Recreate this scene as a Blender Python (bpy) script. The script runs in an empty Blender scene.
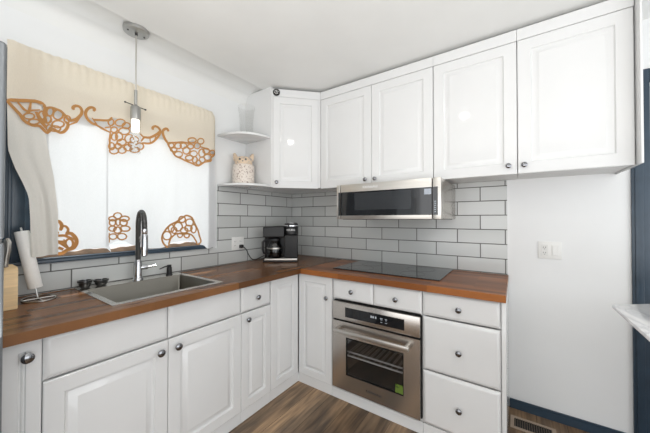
import bpy, bmesh, math, random
from mathutils import Vector, Matrix
random.seed(7)
PI = math.pi
SC = bpy.context.scene
COL = SC.collection

# ------------------------------------------------------------------ camera
cd = bpy.data.cameras.new('camera'); cam = bpy.data.objects.new('camera', cd); COL.objects.link(cam)
cd.sensor_fit = 'HORIZONTAL'; cd.sensor_width = 36.0; cd.lens = 275.86 / 650 * 36.0
cd.clip_start = 0.05
cam.location = (2.0632, -2.3381, 1.3041)
YAW, PITCH, ROLL = 0.6039, 0.0111, -0.0007
cam.rotation_euler = (Matrix.Rotation(YAW, 3, 'Z') @ Matrix.Rotation(PI / 2 + PITCH, 3, 'X') @ Matrix.Rotation(-ROLL, 3, 'Z')).to_euler()
SC.camera = cam

# ------------------------------------------------------------------ daylight, added fill lights and exposure
W = bpy.data.worlds.new('daylight'); SC.world = W; W.use_nodes = True
bg = W.node_tree.nodes['Background']; bg.inputs[0].default_value = (0.97, 0.985, 1.0, 1); bg.inputs[1].default_value = 1.0
def area(name, loc, rot, sx, sy, power, color=(1, 1, 1)):
    l = bpy.data.lights.new(name, 'AREA'); l.shape = 'RECTANGLE'; l.size = sx; l.size_y = sy; l.energy = power; l.color = color
    o = bpy.data.objects.new(name, l); COL.objects.link(o); o.location = loc; o.rotation_euler = rot
    return o
area('rear_fill', (2.4, -5.4, 1.15), (PI / 2, 0, 0), 4.4, 2.2, 30, (0.97, 0.985, 1.0))  # added unseen fill light from behind the camera
area('side_fill', (4.5, -2.4, 1.2), (PI / 2, 0, PI / 2), 3.0, 2.0, 32, (0.93, 0.965, 1.0))  # added unseen fill from the right, brightens the left-hand cabinet fronts
area('ceiling_fill', (2.3, -3.1, 0.95), (PI, 0, 0), 3.0, 2.4, 60, (1.0, 0.99, 0.97))  # added unseen uplight that brightens the ceiling
sl = bpy.data.lights.new('sun', 'SUN'); sl.energy = 9.5; sl.angle = 0.02; sl.color = (1.0, 0.99, 0.97)
sun = bpy.data.objects.new('sun', sl); COL.objects.link(sun); sun.rotation_euler = Vector((0.56, 0.12, -0.85)).to_track_quat('-Z', 'Y').to_euler()
vs = SC.view_settings
vs.view_transform = 'Standard'; vs.look = 'None'; vs.gamma = 1.0; vs.use_curve_mapping = False
vs.exposure = 0.1

# ------------------------------------------------------------------ materials
def mat(name):
    m = bpy.data.materials.new(name); m.use_nodes = True
    nt = m.node_tree; b = nt.nodes['Principled BSDF']
    return m, nt, b
def N(nt, t, **kw):
    n = nt.nodes.new(t)
    for k, v in kw.items(): setattr(n, k, v)
    return n
def plain(name, col, rough=0.5, metal=0.0, noise=0.04, scale=8.0, coat=0.0, bump=0.0, stretch=(1, 1, 1), ior=None):
    m, nt, b = mat(name)
    tc = N(nt, 'ShaderNodeTexCoord'); mp = N(nt, 'ShaderNodeMapping'); mp.inputs['Scale'].default_value = stretch
    nz = N(nt, 'ShaderNodeTexNoise'); nz.inputs['Scale'].default_value = scale; nz.inputs['Detail'].default_value = 4
    rp = N(nt, 'ShaderNodeValToRGB')
    rp.color_ramp.elements[0].position = 0.3; rp.color_ramp.elements[1].position = 0.7
    rp.color_ramp.elements[0].color = (*[max(0, c * (1 - noise)) for c in col], 1)
    rp.color_ramp.elements[1].color = (*[min(1, c * (1 + noise)) for c in col], 1)
    nt.links.new(tc.outputs['Object'], mp.inputs[0]); nt.links.new(mp.outputs[0], nz.inputs['Vector'])
    nt.links.new(nz.outputs['Fac'], rp.inputs[0]); nt.links.new(rp.outputs[0], b.inputs['Base Color'])
    b.inputs['Roughness'].default_value = rough; b.inputs['Metallic'].default_value = metal
    b.inputs['Coat Weight'].default_value = coat; b.inputs['Coat Roughness'].default_value = 0.08
    if ior: b.inputs['IOR'].default_value = ior
    if bump:
        bp = N(nt, 'ShaderNodeBump'); bp.inputs['Strength'].default_value = bump; bp.inputs['Distance'].default_value = 0.002
        nt.links.new(nz.outputs['Fac'], bp.inputs['Height']); nt.links.new(bp.outputs[0], b.inputs['Normal'])
    return m
def swizzle(nt, expr, loc=(0, 0, 0)):
    """object coordinates re-ordered so that the first two axes lie in the surface; expr like 'yxz'"""
    tc = N(nt, 'ShaderNodeTexCoord'); sp = N(nt, 'ShaderNodeSeparateXYZ'); cb = N(nt, 'ShaderNodeCombineXYZ')
    nt.links.new(tc.outputs['Object'], sp.inputs[0])
    for i, ch in enumerate(expr): nt.links.new(sp.outputs['xyz'.index(ch)], cb.inputs[i])
    mp = N(nt, 'ShaderNodeMapping'); mp.inputs['Location'].default_value = loc
    nt.links.new(cb.outputs[0], mp.inputs[0])
    return mp.outputs[0]
def tile_mat(name, expr, x0, off=0.5):
    m, nt, b = mat(name)
    v = swizzle(nt, expr, (-x0, -0.920, 0))
    br = N(nt, 'ShaderNodeTexBrick'); br.offset = off; br.squash = 1.0
    for k, val in dict(Scale=1.0, **{'Mortar Size': 0.0035, 'Mortar Smooth': 0.2, 'Bias': 0.0, 'Brick Width': 0.3095, 'Row Height': 0.1042}).items(): br.inputs[k].default_value = val
    br.inputs['Color1'].default_value = (0.53, 0.545, 0.535, 1); br.inputs['Color2'].default_value = (0.63, 0.645, 0.635, 1); br.inputs['Mortar'].default_value = (0.13, 0.13, 0.125, 1)
    nt.links.new(v, br.inputs['Vector'])
    nz = N(nt, 'ShaderNodeTexNoise'); nz.inputs['Scale'].default_value = 22; nz.inputs['Detail'].default_value = 2
    nt.links.new(v, nz.inputs['Vector'])
    ad = N(nt, 'ShaderNodeMath', operation='MULTIPLY_ADD'); ad.inputs[1].default_value = -1.0
    ml = N(nt, 'ShaderNodeMath', operation='MULTIPLY'); ml.inputs[1].default_value = 0.16
    nt.links.new(nz.outputs['Fac'], ml.inputs[0]); nt.links.new(br.outputs['Fac'], ad.inputs[0]); nt.links.new(ml.outputs[0], ad.inputs[2])
    bp = N(nt, 'ShaderNodeBump'); bp.inputs['Strength'].default_value = 0.5; bp.inputs['Distance'].default_value = 0.004
    nt.links.new(ad.outputs[0], bp.inputs['Height']); nt.links.new(bp.outputs[0], b.inputs['Normal'])
    nt.links.new(br.outputs['Color'], b.inputs['Base Color'])
    rm = N(nt, 'ShaderNodeMapRange'); rm.inputs['To Min'].default_value = 0.12; rm.inputs['To Max'].default_value = 0.75
    nt.links.new(br.outputs['Fac'], rm.inputs['Value']); nt.links.new(rm.outputs[0], b.inputs['Roughness'])
    return m
def plank_mat(name, expr, width, length, c1, c2, rough, grain=0.5, dark=(0.35, 0.35, 0.35), seam=0.0, knot=0.0, spec=0.5):
    m, nt, b = mat(name)
    v = swizzle(nt, expr)
    br = N(nt, 'ShaderNodeTexBrick'); br.offset = 0.37; br.offset_frequency = 2
    for k, val in {'Scale': 1.0, 'Mortar Size': seam, 'Mortar Smooth': 0.1, 'Bias': 0.0, 'Brick Width': length, 'Row Height': width}.items(): br.inputs[k].default_value = val
    br.inputs['Color1'].default_value = (*c1, 1); br.inputs['Color2'].default_value = (*c2, 1); br.inputs['Mortar'].default_value = (c1[0] * .4, c1[1] * .4, c1[2] * .4, 1)
    nt.links.new(v, br.inputs['Vector'])
    # every plank gets its own piece of grain: shift the grain lookup by the plank's tint
    mp = N(nt, 'ShaderNodeMapping'); mp.inputs['Scale'].default_value = (3.0, 42.0, 3.0)
    sh = N(nt, 'ShaderNodeVectorMath', operation='MULTIPLY_ADD'); sh.inputs[1].default_value = (23, 31, 17)
    nt.links.new(br.outputs['Color'], sh.inputs[0]); nt.links.new(v, sh.inputs[2]); nt.links.new(sh.outputs[0], mp.inputs[0])
    nz = N(nt, 'ShaderNodeTexNoise'); nz.inputs['Scale'].default_value = 1.0; nz.inputs['Detail'].default_value = 6; nz.inputs['Distortion'].default_value = 0.6
    nt.links.new(mp.outputs[0], nz.inputs['Vector'])
    rp = N(nt, 'ShaderNodeValToRGB'); rp.color_ramp.elements[0].position = 0.32; rp.color_ramp.elements[0].color = (*dark, 1)
    rp.color_ramp.elements[1].position = 0.66; rp.color_ramp.elements[1].color = (1.15, 1.15, 1.15, 1)
    nt.links.new(nz.outputs['Fac'], rp.inputs[0])
    mx = N(nt, 'ShaderNodeMix', data_type='RGBA', blend_type='MULTIPLY'); mx.inputs['Factor'].default_value = grain
    nt.links.new(br.outputs['Color'], mx.inputs['A']); nt.links.new(rp.outputs[0], mx.inputs['B'])
    out = mx.outputs['Result']
    if knot:
        n2 = N(nt, 'ShaderNodeTexNoise'); n2.inputs['Scale'].default_value = 1.0; n2.inputs['Detail'].default_value = 3
        m2 = N(nt, 'ShaderNodeMapping'); m2.inputs['Scale'].default_value = (2.2, 9.0, 3.0)
        nt.links.new(sh.outputs[0], m2.inputs[0]); nt.links.new(m2.outputs[0], n2.inputs['Vector'])
        r2 = N(nt, 'ShaderNodeValToRGB'); r2.color_ramp.elements[0].position = 0.35; r2.color_ramp.elements[0].color = (0.42, 0.43, 0.46, 1); r2.color_ramp.elements[1].position = 0.62; r2.color_ramp.elements[1].color = (1.25, 1.15, 1.0, 1)
        nt.links.new(n2.outputs['Fac'], r2.inputs[0])
        x2 = N(nt, 'ShaderNodeMix', data_type='RGBA', blend_type='MULTIPLY'); x2.inputs['Factor'].default_value = knot
        nt.links.new(out, x2.inputs['A']); nt.links.new(r2.outputs[0], x2.inputs['B']); out = x2.outputs['Result']
    nt.links.new(out, b.inputs['Base Color']); b.inputs['Roughness'].default_value = rough
    b.inputs['Specular IOR Level'].default_value = spec
    return m
def cloth_mat(name, col, trans=0.5, scale=400):
    m, nt, b = mat(name)
    nt.nodes.remove(b)
    tc = N(nt, 'ShaderNodeTexCoord'); nz = N(nt, 'ShaderNodeTexNoise'); nz.inputs['Scale'].default_value = scale; nz.inputs['Detail'].default_value = 2
    mp = N(nt, 'ShaderNodeMapping'); mp.inputs['Scale'].default_value = (1, 1, 0.25)
    nt.links.new(tc.outputs['Object'], mp.inputs[0]); nt.links.new(mp.outputs[0], nz.inputs['Vector'])
    rp = N(nt, 'ShaderNodeValToRGB'); rp.color_ramp.elements[0].color = (*[c * .93 for c in col], 1); rp.color_ramp.elements[1].color = (*[min(1, c * 1.04) for c in col], 1)
    nt.links.new(nz.outputs['Fac'], rp.inputs[0])
    d = N(nt, 'ShaderNodeBsdfDiffuse'); t = N(nt, 'ShaderNodeBsdfTranslucent'); mx = N(nt, 'ShaderNodeMixShader'); mx.inputs[0].default_value = trans
    nt.links.new(rp.outputs[0], d.inputs[0]); nt.links.new(rp.outputs[0], t.inputs[0])
    nt.links.new(d.outputs[0], mx.inputs[1]); nt.links.new(t.outputs[0], mx.inputs[2])
    nt.links.new(mx.outputs[0], nt.nodes['Material Output'].inputs[0])
    return m
def glass_mat(name, tint=(1, 1, 1), refl=0.08, rough=0.02, fres=1.45):
    m, nt, b = mat(name); nt.nodes.remove(b)
    t = N(nt, 'ShaderNodeBsdfTransparent'); t.inputs[0].default_value = (*tint, 1)
    g = N(nt, 'ShaderNodeBsdfGlossy'); g.inputs['Roughness'].default_value = rough
    lw = N(nt, 'ShaderNodeLayerWeight'); lw.inputs[0].default_value = 0.5
    pwn = N(nt, 'ShaderNodeMath', operation='POWER'); pwn.inputs[1].default_value = 4.0; nt.links.new(lw.outputs['Facing'], pwn.inputs[0])
    f = N(nt, 'ShaderNodeMath', operation='MULTIPLY_ADD'); f.inputs[1].default_value = 0.55 * (fres - 1) * 2; f.inputs[2].default_value = (fres - 1) * 0.1; nt.links.new(pwn.outputs[0], f.inputs[0])
    mx = N(nt, 'ShaderNodeMixShader')
    nt.links.new(f.outputs[0], mx.inputs[0]); nt.links.new(t.outputs[0], mx.inputs[1]); nt.links.new(g.outputs[0], mx.inputs[2])
    nt.links.new(mx.outputs[0], nt.nodes['Material Output'].inputs[0])
    return m
def emit_mat(name, col, s):
    m, nt, b = mat(name)
    b.inputs['Base Color'].default_value = (*col, 1); b.inputs['Emission Color'].default_value = (*col, 1); b.inputs['Emission Strength'].default_value = s
    return m
def spots_mat(name, base, spot, scale, thr):
    m, nt, b = mat(name)
    tc = N(nt, 'ShaderNodeTexCoord'); nz = N(nt, 'ShaderNodeTexNoise'); nz.inputs['Scale'].default_value = scale; nz.inputs['Detail'].default_value = 3
    nt.links.new(tc.outputs['Object'], nz.inputs['Vector'])
    rp = N(nt, 'ShaderNodeValToRGB'); rp.color_ramp.elements[0].position = thr; rp.color_ramp.elements[0].color = (*base, 1); rp.color_ramp.elements[1].position = thr + .08; rp.color_ramp.elements[1].color = (*spot, 1)
    nt.links.new(nz.outputs['Fac'], rp.inputs[0]); nt.links.new(rp.outputs[0], b.inputs['Base Color']); b.inputs['Roughness'].default_value = 0.3
    return m
def marble_mat(name):
    m, nt, b = mat(name)
    tc = N(nt, 'ShaderNodeTexCoord'); mp = N(nt, 'ShaderNodeMapping'); mp.inputs['Scale'].default_value = (9, 3, 3); mp.inputs['Rotation'].default_value = (0, 0, 0.6)
    nz = N(nt, 'ShaderNodeTexNoise'); nz.inputs['Scale'].default_value = 1.2; nz.inputs['Detail'].default_value = 7; nz.inputs['Distortion'].default_value = 1.2
    nt.links.new(tc.outputs['Object'], mp.inputs[0]); nt.links.new(mp.outputs[0], nz.inputs['Vector'])
    rp = N(nt, 'ShaderNodeValToRGB'); e = rp.color_ramp.elements
    e[0].position = 0.36; e[0].color = (0.88, 0.88, 0.88, 1); e[1].position = 0.62; e[1].color = (0.89, 0.89, 0.89, 1)
    k = e.new(0.47); k.color = (0.66, 0.67, 0.69, 1); k = e.new(0.43); k.color = (0.82, 0.82, 0.83, 1); k = e.new(0.53); k.color = (0.80, 0.80, 0.82, 1)
    nt.links.new(nz.outputs['Fac'], rp.inputs[0]); nt.links.new(rp.outputs[0], b.inputs['Base Color']); b.inputs['Roughness'].default_value = 0.15
    return m

M = dict(
    wall=plain('wall_paint', (0.79, 0.80, 0.80), 0.6, noise=0.012, scale=3, bump=0.05),
    ceil=plain('ceiling_paint', (0.79, 0.795, 0.78), 0.7, noise=0.03, scale=2.2, bump=0.05),
    cab=plain('white_gloss_cabinet', (0.73, 0.735, 0.735), 0.065, noise=0.008, coat=0.0),
    cabin=plain('white_cabinet_inside', (0.72, 0.72, 0.70), 0.5, noise=0.01),
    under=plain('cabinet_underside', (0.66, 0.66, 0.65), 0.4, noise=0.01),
    blue=plain('navy_paint', (0.030, 0.052, 0.078), 0.32, noise=0.12, scale=14),
    chrome=plain('polished_chrome', (0.62, 0.63, 0.65), 0.12, 1.0, noise=0.02),
    knob=plain('knob_chrome', (0.26, 0.265, 0.28), 0.13, 1.0, noise=0.02),
    steel=plain('brushed_stainless', (0.60, 0.565, 0.53), 0.27, 1.0, noise=0.05, scale=3, stretch=(1, 1, 60)),
    steelh=plain('brushed_stainless_trim', (0.60, 0.58, 0.55), 0.34, 1.0, noise=0.05, scale=3, stretch=(1, 1, 60)),
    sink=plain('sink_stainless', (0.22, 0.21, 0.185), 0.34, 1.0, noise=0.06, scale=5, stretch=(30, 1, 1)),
    fridge=plain('fridge_grey', (0.22, 0.235, 0.25), 0.4, 0.6, noise=0.03),
    gun=plain('gunmetal', (0.10, 0.10, 0.098), 0.28, 0.9, noise=0.05),
    black=plain('black_plastic', (0.008, 0.008, 0.009), 0.45, noise=0.1),
    blackm=plain('black_matte', (0.016, 0.016, 0.017), 0.6, noise=0.2, scale=60),
    blackglass=plain('black_glass', (0.010, 0.011, 0.013), 0.06, noise=0.02, ior=1.5),
    mwglass=plain('microwave_glass', (0.012, 0.013, 0.015), 0.06, noise=0.02, ior=1.7),
    mwmesh=plain('window_mesh_reflection', (0.035, 0.038, 0.042), 0.12, noise=0.05, ior=1.6),
    cook=plain('cooktop_glass', (0.014, 0.015, 0.017), 0.07, noise=0.02, ior=1.6),
    dark=plain('dark_gap', (0.01, 0.01, 0.01), 0.8, noise=0.0),
    cavity=plain('oven_enamel', (0.16, 0.155, 0.15), 0.4, noise=0.1),
    rack=plain('oven_rack_wire', (0.85, 0.85, 0.85), 0.35, 0.0, noise=0.02),
    ovenglass=glass_mat('oven_glass', (0.78, 0.78, 0.78), fres=1.7),
    glass=glass_mat('clear_glass', (0.985, 0.985, 0.982), fres=1.25),
    pane=glass_mat('window_pane', (0.97, 0.985, 0.98), fres=1.4),
    carafe=glass_mat('carafe_glass', (0.45, 0.46, 0.48), fres=1.7),
    frost=plain('frosted_glass', (0.90, 0.89, 0.86), 0.35, noise=0.02),
    wood_l=plank_mat('butcher_block_lengthwise', 'yxz', 0.0415, 0.62, (0.085, 0.036, 0.014), (0.25, 0.112, 0.044), 0.27, 0.5, dark=(0.6, 0.58, 0.55), spec=0.25),
    wood_b=plank_mat('butcher_block_crosswise', 'xyz', 0.0415, 0.62, (0.14, 0.044, 0.013), (0.36, 0.128, 0.036), 0.30, 0.5, dark=(0.6, 0.58, 0.55), spec=0.2),
    floor=plank_mat('vinyl_plank_floor', 'yxz', 0.155, 1.22, (0.17, 0.115, 0.074), (0.39, 0.280, 0.188), 0.45, 0.75, dark=(0.40, 0.40, 0.42), seam=0.0012, knot=0.95, spec=0.3),
    tile_b=tile_mat('grey_subway_tile_back', 'xzy', -0.007),
    tile_l=tile_mat('grey_subway_tile_left', 'yzx', -0.405, 0.727),
    cream=cloth_mat('cream_linen', (0.95, 0.90, 0.81), 0.55),
    white=cloth_mat('white_linen', (0.88, 0.89, 0.90), 0.42),
    linen=cloth_mat('shaded_linen', (0.86, 0.84, 0.79), 0.25),
    rust=cloth_mat('rust_embroidery', (0.72, 0.42, 0.17), 0.5),
    tan=plain('bare_wood_trim', (0.26, 0.17, 0.11), 0.6, noise=0.25, scale=20),
    block=plain('light_wood_block', (0.88, 0.64, 0.36), 0.5, noise=0.12, scale=6, stretch=(1, 1, 14)),
    paper=plain('paper_towel', (0.88, 0.87, 0.84), 0.9, noise=0.02, bump=0.3, scale=90),
    wire=plain('wire_metal', (0.55, 0.54, 0.52), 0.3, 1.0, noise=0.02),
    plate=plain('white_plastic', (0.80, 0.80, 0.78), 0.35, noise=0.01),
    pale_mark=plain('pale_marks_and_reflection', (0.40, 0.44, 0.50), 0.4, noise=0.05),
    ink=plain('dark_lettering', (0.03, 0.028, 0.026), 0.5, noise=0.0),
    pale=plain('pale_lettering', (0.75, 0.75, 0.75), 0.5, noise=0.0),
    glow=emit_mat('display_digits', (0.42, 0.46, 0.5), 0.12),
    green=spots_mat('green_sticker', (0.13, 0.20, 0.035), (0.05, 0.09, 0.02), 60, 0.55),
    jar=spots_mat('speckled_ceramic', (0.76, 0.69, 0.62), (0.36, 0.26, 0.22), 75, 0.56),
    jarlid=spots_mat('tan_ceramic', (0.70, 0.55, 0.40), (0.45, 0.38, 0.34), 38, 0.55),
    marble=marble_mat('white_marble'),
    dome=emit_mat('lamp_dome', (1.0, 0.97, 0.92), 50),
    grass=plain('ground_outside', (0.30, 0.29, 0.25), 0.9, noise=0.3, scale=3),
    bronze=plain('bronze_register', (0.10, 0.075, 0.055), 0.5, 0.3, noise=0.1),
    sand=plain('pale_floor_edge', (0.36, 0.28, 0.21), 0.7, noise=0.1),
    bluedoor=plain('door_paint', (0.30, 0.33, 0.36), 0.4, noise=0.05),
)

# ------------------------------------------------------------------ mesh helpers
class MB:
    def __init__(s): s.bm = bmesh.new()
    def box(s, x0, x1, y0, y1, z0, z1, bev=0.0, seg=2):
        b = bmesh.new(); bmesh.ops.create_cube(b, size=1)
        for v in b.verts: v.co = Vector(((x0 + x1) / 2 + v.co.x * (x1 - x0), (y0 + y1) / 2 + v.co.y * (y1 - y0), (z0 + z1) / 2 + v.co.z * (z1 - z0)))
        if bev: bmesh.ops.bevel(b, geom=b.edges[:], offset=bev, segments=seg, affect='EDGES', profile=0.5)
        s.add(b); return s
    def add(s, b, mtx=None):
        if mtx is not None: b.transform(mtx)
        me = bpy.data.meshes.new('t'); b.to_mesh(me); b.free(); s.bm.from_mesh(me); bpy.data.meshes.remove(me)
        return s
    def lathe(s, prof, base=(0, 0, 0), axis=(0, 0, 1), seg=24, cap=True):
        q = Vector((0, 0, 1)).rotation_difference(Vector(axis).normalized()).to_matrix().to_4x4()
        mt = Matrix.Translation(base) @ q; b = bmesh.new(); rings = []
        for r, z in prof:
            if r < 1e-6: rings.append([b.verts.new((0, 0, z))])
            else: rings.append([b.verts.new((r * math.cos(2 * PI * k / seg), r * math.sin(2 * PI * k / seg), z)) for k in range(seg)])
        for a, c in zip(rings, rings[1:]):
            for k in range(seg):
                k2 = (k + 1) % seg
                if len(a) == 1 and len(c) == 1: continue
                if len(a) == 1: b.faces.new((a[0], c[k2], c[k]))
                elif len(c) == 1: b.faces.new((a[k], a[k2], c[0]))
                else: b.faces.new((a[k], a[k2], c[k2], c[k]))
        if cap:
            for rg in (rings[0], rings[-1]):
                if len(rg) > 2: b.faces.new(rg)
        bmesh.ops.recalc_face_normals(b, faces=b.faces[:])
        return s.add(b, mt)
    def tube(s, pts, r, seg=10, closed=False):
        pts = [Vector(p) for p in pts]; n = len(pts); b = bmesh.new(); rings = []; up = None
        for i, p in enumerate(pts):
            if closed: t = (pts[(i + 1) % n] - pts[i - 1]).normalized()
            else: t = (pts[min(i + 1, n - 1)] - pts[max(i - 1, 0)]).normalized()
            if up is None: up = t.orthogonal().normalized()
            up = (up - t * up.dot(t)).normalized(); w = t.cross(up)
            rr = r[i] if isinstance(r, (list, tuple)) else r
            rings.append([b.verts.new(p + (up * math.cos(2 * PI * k / seg) + w * math.sin(2 * PI * k / seg)) * rr) for k in range(seg)])
        prs = list(zip(rings, rings[1:])) + ([(rings[-1], rings[0])] if closed else [])
        for a, c in prs:
            for k in range(seg): b.faces.new((a[k], a[(k + 1) % seg], c[(k + 1) % seg], c[k]))
        if not closed: b.faces.new(rings[0]); b.faces.new(rings[-1])
        bmesh.ops.recalc_face_normals(b, faces=b.faces[:])
        return s.add(b)
    def prism(s, poly, z0, z1, bev=0.0, seg=2):
        b = bmesh.new(); f = b.faces.new([b.verts.new((x, y, z0)) for x, y in poly])
        ex = bmesh.ops.extrude_face_region(b, geom=[f])
        for v in [g for g in ex['geom'] if isinstance(g, bmesh.types.BMVert)]: v.co.z = z1
        bmesh.ops.recalc_face_normals(b, faces=b.faces[:])
        if bev: bmesh.ops.bevel(b, geom=b.edges[:], offset=bev, segments=seg, affect='EDGES', profile=0.5)
        return s.add(b)
    def rings(s, o, U, n, w, h, prof):
        """a cabinet front: nested rectangles (inset, depth) on a plane with corner o, width axis U, up axis z, outward normal n"""
        o, U, n = Vector(o), Vector(U).normalized(), Vector(n).normalized(); Z = Vector((0, 0, 1)); b = bmesh.new(); rg = []
        for i, d in prof:
            rg.append([b.verts.new(o + U * u + Z * z + n * d) for u, z in ((i, i), (w - i, i), (w - i, h - i), (i, h - i))])
        for a, c in zip(rg, rg[1:]):
            for k in range(4): b.faces.new((a[k], a[(k + 1) % 4], c[(k + 1) % 4], c[k]))
        b.faces.new(rg[0]); b.faces.new(rg[-1])
        bmesh.ops.recalc_face_normals(b, faces=b.faces[:])
        return s.add(b)
    def grid(s, P):
        b = bmesh.new(); V = [[b.verts.new(p) for p in r] for r in P]
        for i in range(len(V) - 1):
            for j in range(len(V[0]) - 1): b.faces.new((V[i][j], V[i][j + 1], V[i + 1][j + 1], V[i + 1][j]))
        return s.add(b)
    def build(s, name, material, parent=None, origin=None):
        off = Vector(origin) if origin is not None else Vector((0, 0, 0))
        if parent is not None: off = parent_origin(parent)
        bm = s.bm
        bmesh.ops.translate(bm, verts=bm.verts[:], vec=-off)
        for f in bm.faces: f.smooth = True
        for e in bm.edges:
            if len(e.link_faces) != 2 or e.calc_face_angle(0) > 0.6: e.smooth = False
        me = bpy.data.meshes.new(name); bm.to_mesh(me); bm.free(); me.materials.append(material)
        o = bpy.data.objects.new(name, me); COL.objects.link(o)
        if parent is not None: o.parent = parent
        else: o.location = off
        return o
def parent_origin(p):
    if p.get('_local'): return Vector((0, 0, 0))
    v = Vector((0, 0, 0))
    while p is not None: v += p.location; p = p.parent
    return v
def tag(o, label, cat, group=None, kind=None):
    o['label'] = label; o['category'] = cat
    if group: o['group'] = group
    if kind: o['kind'] = kind
    return o
def thing(name, label, cat, loc, group=None, rz=0.0):
    o = bpy.data.objects.new(name, None); COL.objects.link(o); o.location = loc; o.rotation_euler = (0, 0, rz); o.empty_display_size = 0.1
    return tag(o, label, cat, group)
def struct(name, mb, material):
    o = mb.build(name, material); o['kind'] = 'structure'; return o
def text_part(name, body, size, mtx, material, parent, thick=0.0006):
    cu = bpy.data.curves.new('t', 'FONT'); cu.body = body; cu.size = size; cu.align_x = 'CENTER'; cu.align_y = 'CENTER'; cu.extrude = thick; cu.offset = size * 0.018
    ob = bpy.data.objects.new('t', cu); COL.objects.link(ob)
    me = bpy.data.meshes.new_from_object(ob.evaluated_get(bpy.context.evaluated_depsgraph_get()))
    bpy.data.objects.remove(ob); bpy.data.curves.remove(cu)
    me.transform(Matrix.Translation(-parent_origin(parent)) @ mtx); me.name = name; me.materials.clear(); me.materials.append(material)
    o = bpy.data.objects.new(name, me); COL.objects.link(o); o.parent = parent
    return o
KNOB = [(0.0055, 0.0), (0.0055, 0.010), (0.0125, 0.0125), (0.0165, 0.0175), (0.0160, 0.0215), (0.0110, 0.0255), (0.0, 0.0268)]
def knob(pos, n, parent, k=1.0):
    return MB().lathe([(r * k, z * k) for r, z in KNOB], pos, n, 20).build('knob', M['knob'], parent)
DOOR = [(0, -0.019), (0, -0.003), (0.0035, 0), (0.060, 0), (0.065, -0.011), (0.073, -0.0125), (0.094, -0.003), (0.097, -0.0005), (0.101, 0)]
UDOOR = [(0, -0.019), (0, -0.003), (0.0035, 0), (0.064, 0), (0.069, -0.008), (0.076, -0.009), (0.097, -0.002), (0.100, -0.0003), (0.104, 0)]
DRAW = [(0, -0.019), (0, -0.010), (0.002, -0.0075), (0.018, 0), (0.02, 0.0002)]
def front(name, parent, plane, a, b, z0, z1, prof=DOOR, gap=0.0015):
    """plane: ('x', v) faces +x and runs along y from a to b; ('y', v) faces -y and runs along x from a to b"""
    mb = MB()
    if plane[0] == 'x': mb.rings((plane[1], a + gap, z0), (0, 1, 0), (1, 0, 0), b - a - 2 * gap, z1 - z0, prof)
    else: mb.rings((a + gap, plane[1], z0), (1, 0, 0), (0, -1, 0), b - a - 2 * gap, z1 - z0, prof)
    return mb.build(name, M['cab'], parent)
# ------------------------------------------------------------------ room shell
CEIL = 2.455
struct('floor', MB().box(-0.12, 4.3, -4.6, 0.12, -0.06, 0.0), M['floor'])
struct('ceiling', MB().box(0.30, 4.3, -4.6, 0.12, CEIL, CEIL + 0.08), M['ceil'])
# plaster cove that eases the left wall into the ceiling, with its two soft ridges
cove = [(0.0, 2.36), (0.006, 2.40), (0.022, 2.430), (0.045, 2.444), (0.062, 2.447), (0.074, 2.4505), (0.095, 2.459), (0.13, 2.463), (0.18, 2.463), (0.215, 2.459), (0.232, 2.4515), (0.244, 2.4525), (0.262, 2.455), (0.30, CEIL)]
mb = MB(); mb.grid([[(x, y, z) for x, z in cove] for y in (-4.6, -0.66, 0.12)])
o = struct('trim_1', mb, M['ceil'])
md = o.modifiers.new('thick', 'SOLIDIFY'); md.thickness = 0.03; md.offset = 1
WY0, WY1, WZ0, WZ1 = -2.05, -1.035, 1.092, 2.12
mb = MB()
for b in ((-0.12, 0, -4.6, WY0, 0, 2.36), (-0.12, 0, WY1, 0.0, 0, 2.36), (-0.12, 0, WY0, WY1, 0, WZ0), (-0.12, 0, WY0, WY1, WZ1, 2.36), (-0.12, 0.0, -0.65, 0.0, 2.36, CEIL), (-0.12, -0.001, -4.6, -0.65, 2.36, 2.52)): mb.box(*b)
struct('wall_left', mb, M['wall'])
DX0, DX1 = 2.69, 3.55
mb = MB()
for b in ((-0.12, DX0, 0, 0.12, 0, CEIL), (DX1, 4.3, 0, 0.12, 0, CEIL), (DX0, DX1, 0, 0.12, 2.08, CEIL)): mb.box(*b)
struct('wall_back', mb, M['wall'])
# navy door casing and baseboard, door leaf
mb = MB()
for x0, x1 in ((2.618, 2.694), (3.546, 3.63)):
    mb.box(x0, x1, -0.016, -0.0005, 0, 2.165, 0.003); mb.box(x0 + 0.012, x1 - 0.03, -0.022, -0.0155, 0, 2.09, 0.003)
mb.box(2.694, 3.546, -0.016, -0.0005, 2.085, 2.165, 0.003)
struct('trim_2', mb, M['blue'])
o = struct('door_1', MB().rings((DX0 + 0.006, 0.03, 0.008), (1, 0, 0), (0, -1, 0), DX1 - DX0 - 0.012, 2.066, [(0, -0.035), (0, 0), (0.11, 0), (0.12, -0.008), (0.15, -0.008), (0.17, -0.003)]), M['bluedoor'])
MB().lathe([(0.012, 0), (0.012, 0.03), (0.026, 0.04), (0.028, 0.055), (0.018, 0.066), (0, 0.068)], (DX1 - 0.07, 0.03, 1.0), (0, -1, 0)).build('door_knob', M['knob'], o)
mb = MB(); mb.box(2.024, 2.617, -0.014, -0.0005, 0, 0.052); mb.box(2.024, 2.617, -0.011, -0.0005, 0.052, 0.061, 0.003)
struct('baseboard_back', mb, M['blue'])
# tiled splashbacks, left (L-shaped round the window) and back
mb = MB(); mb.box(0.0005, 0.008, -0.947, -0.0085, 0.9155, 1.582); mb.box(0.0005, 0.008, -2.19, -0.9475, 0.9155, 1.0665)
struct('trim_3', mb, M['tile_l'])
struct('trim_4', MB().box(0.0005, 2.016, -0.008, -0.0005, 0.9155, 1.582), M['tile_b'])
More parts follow.
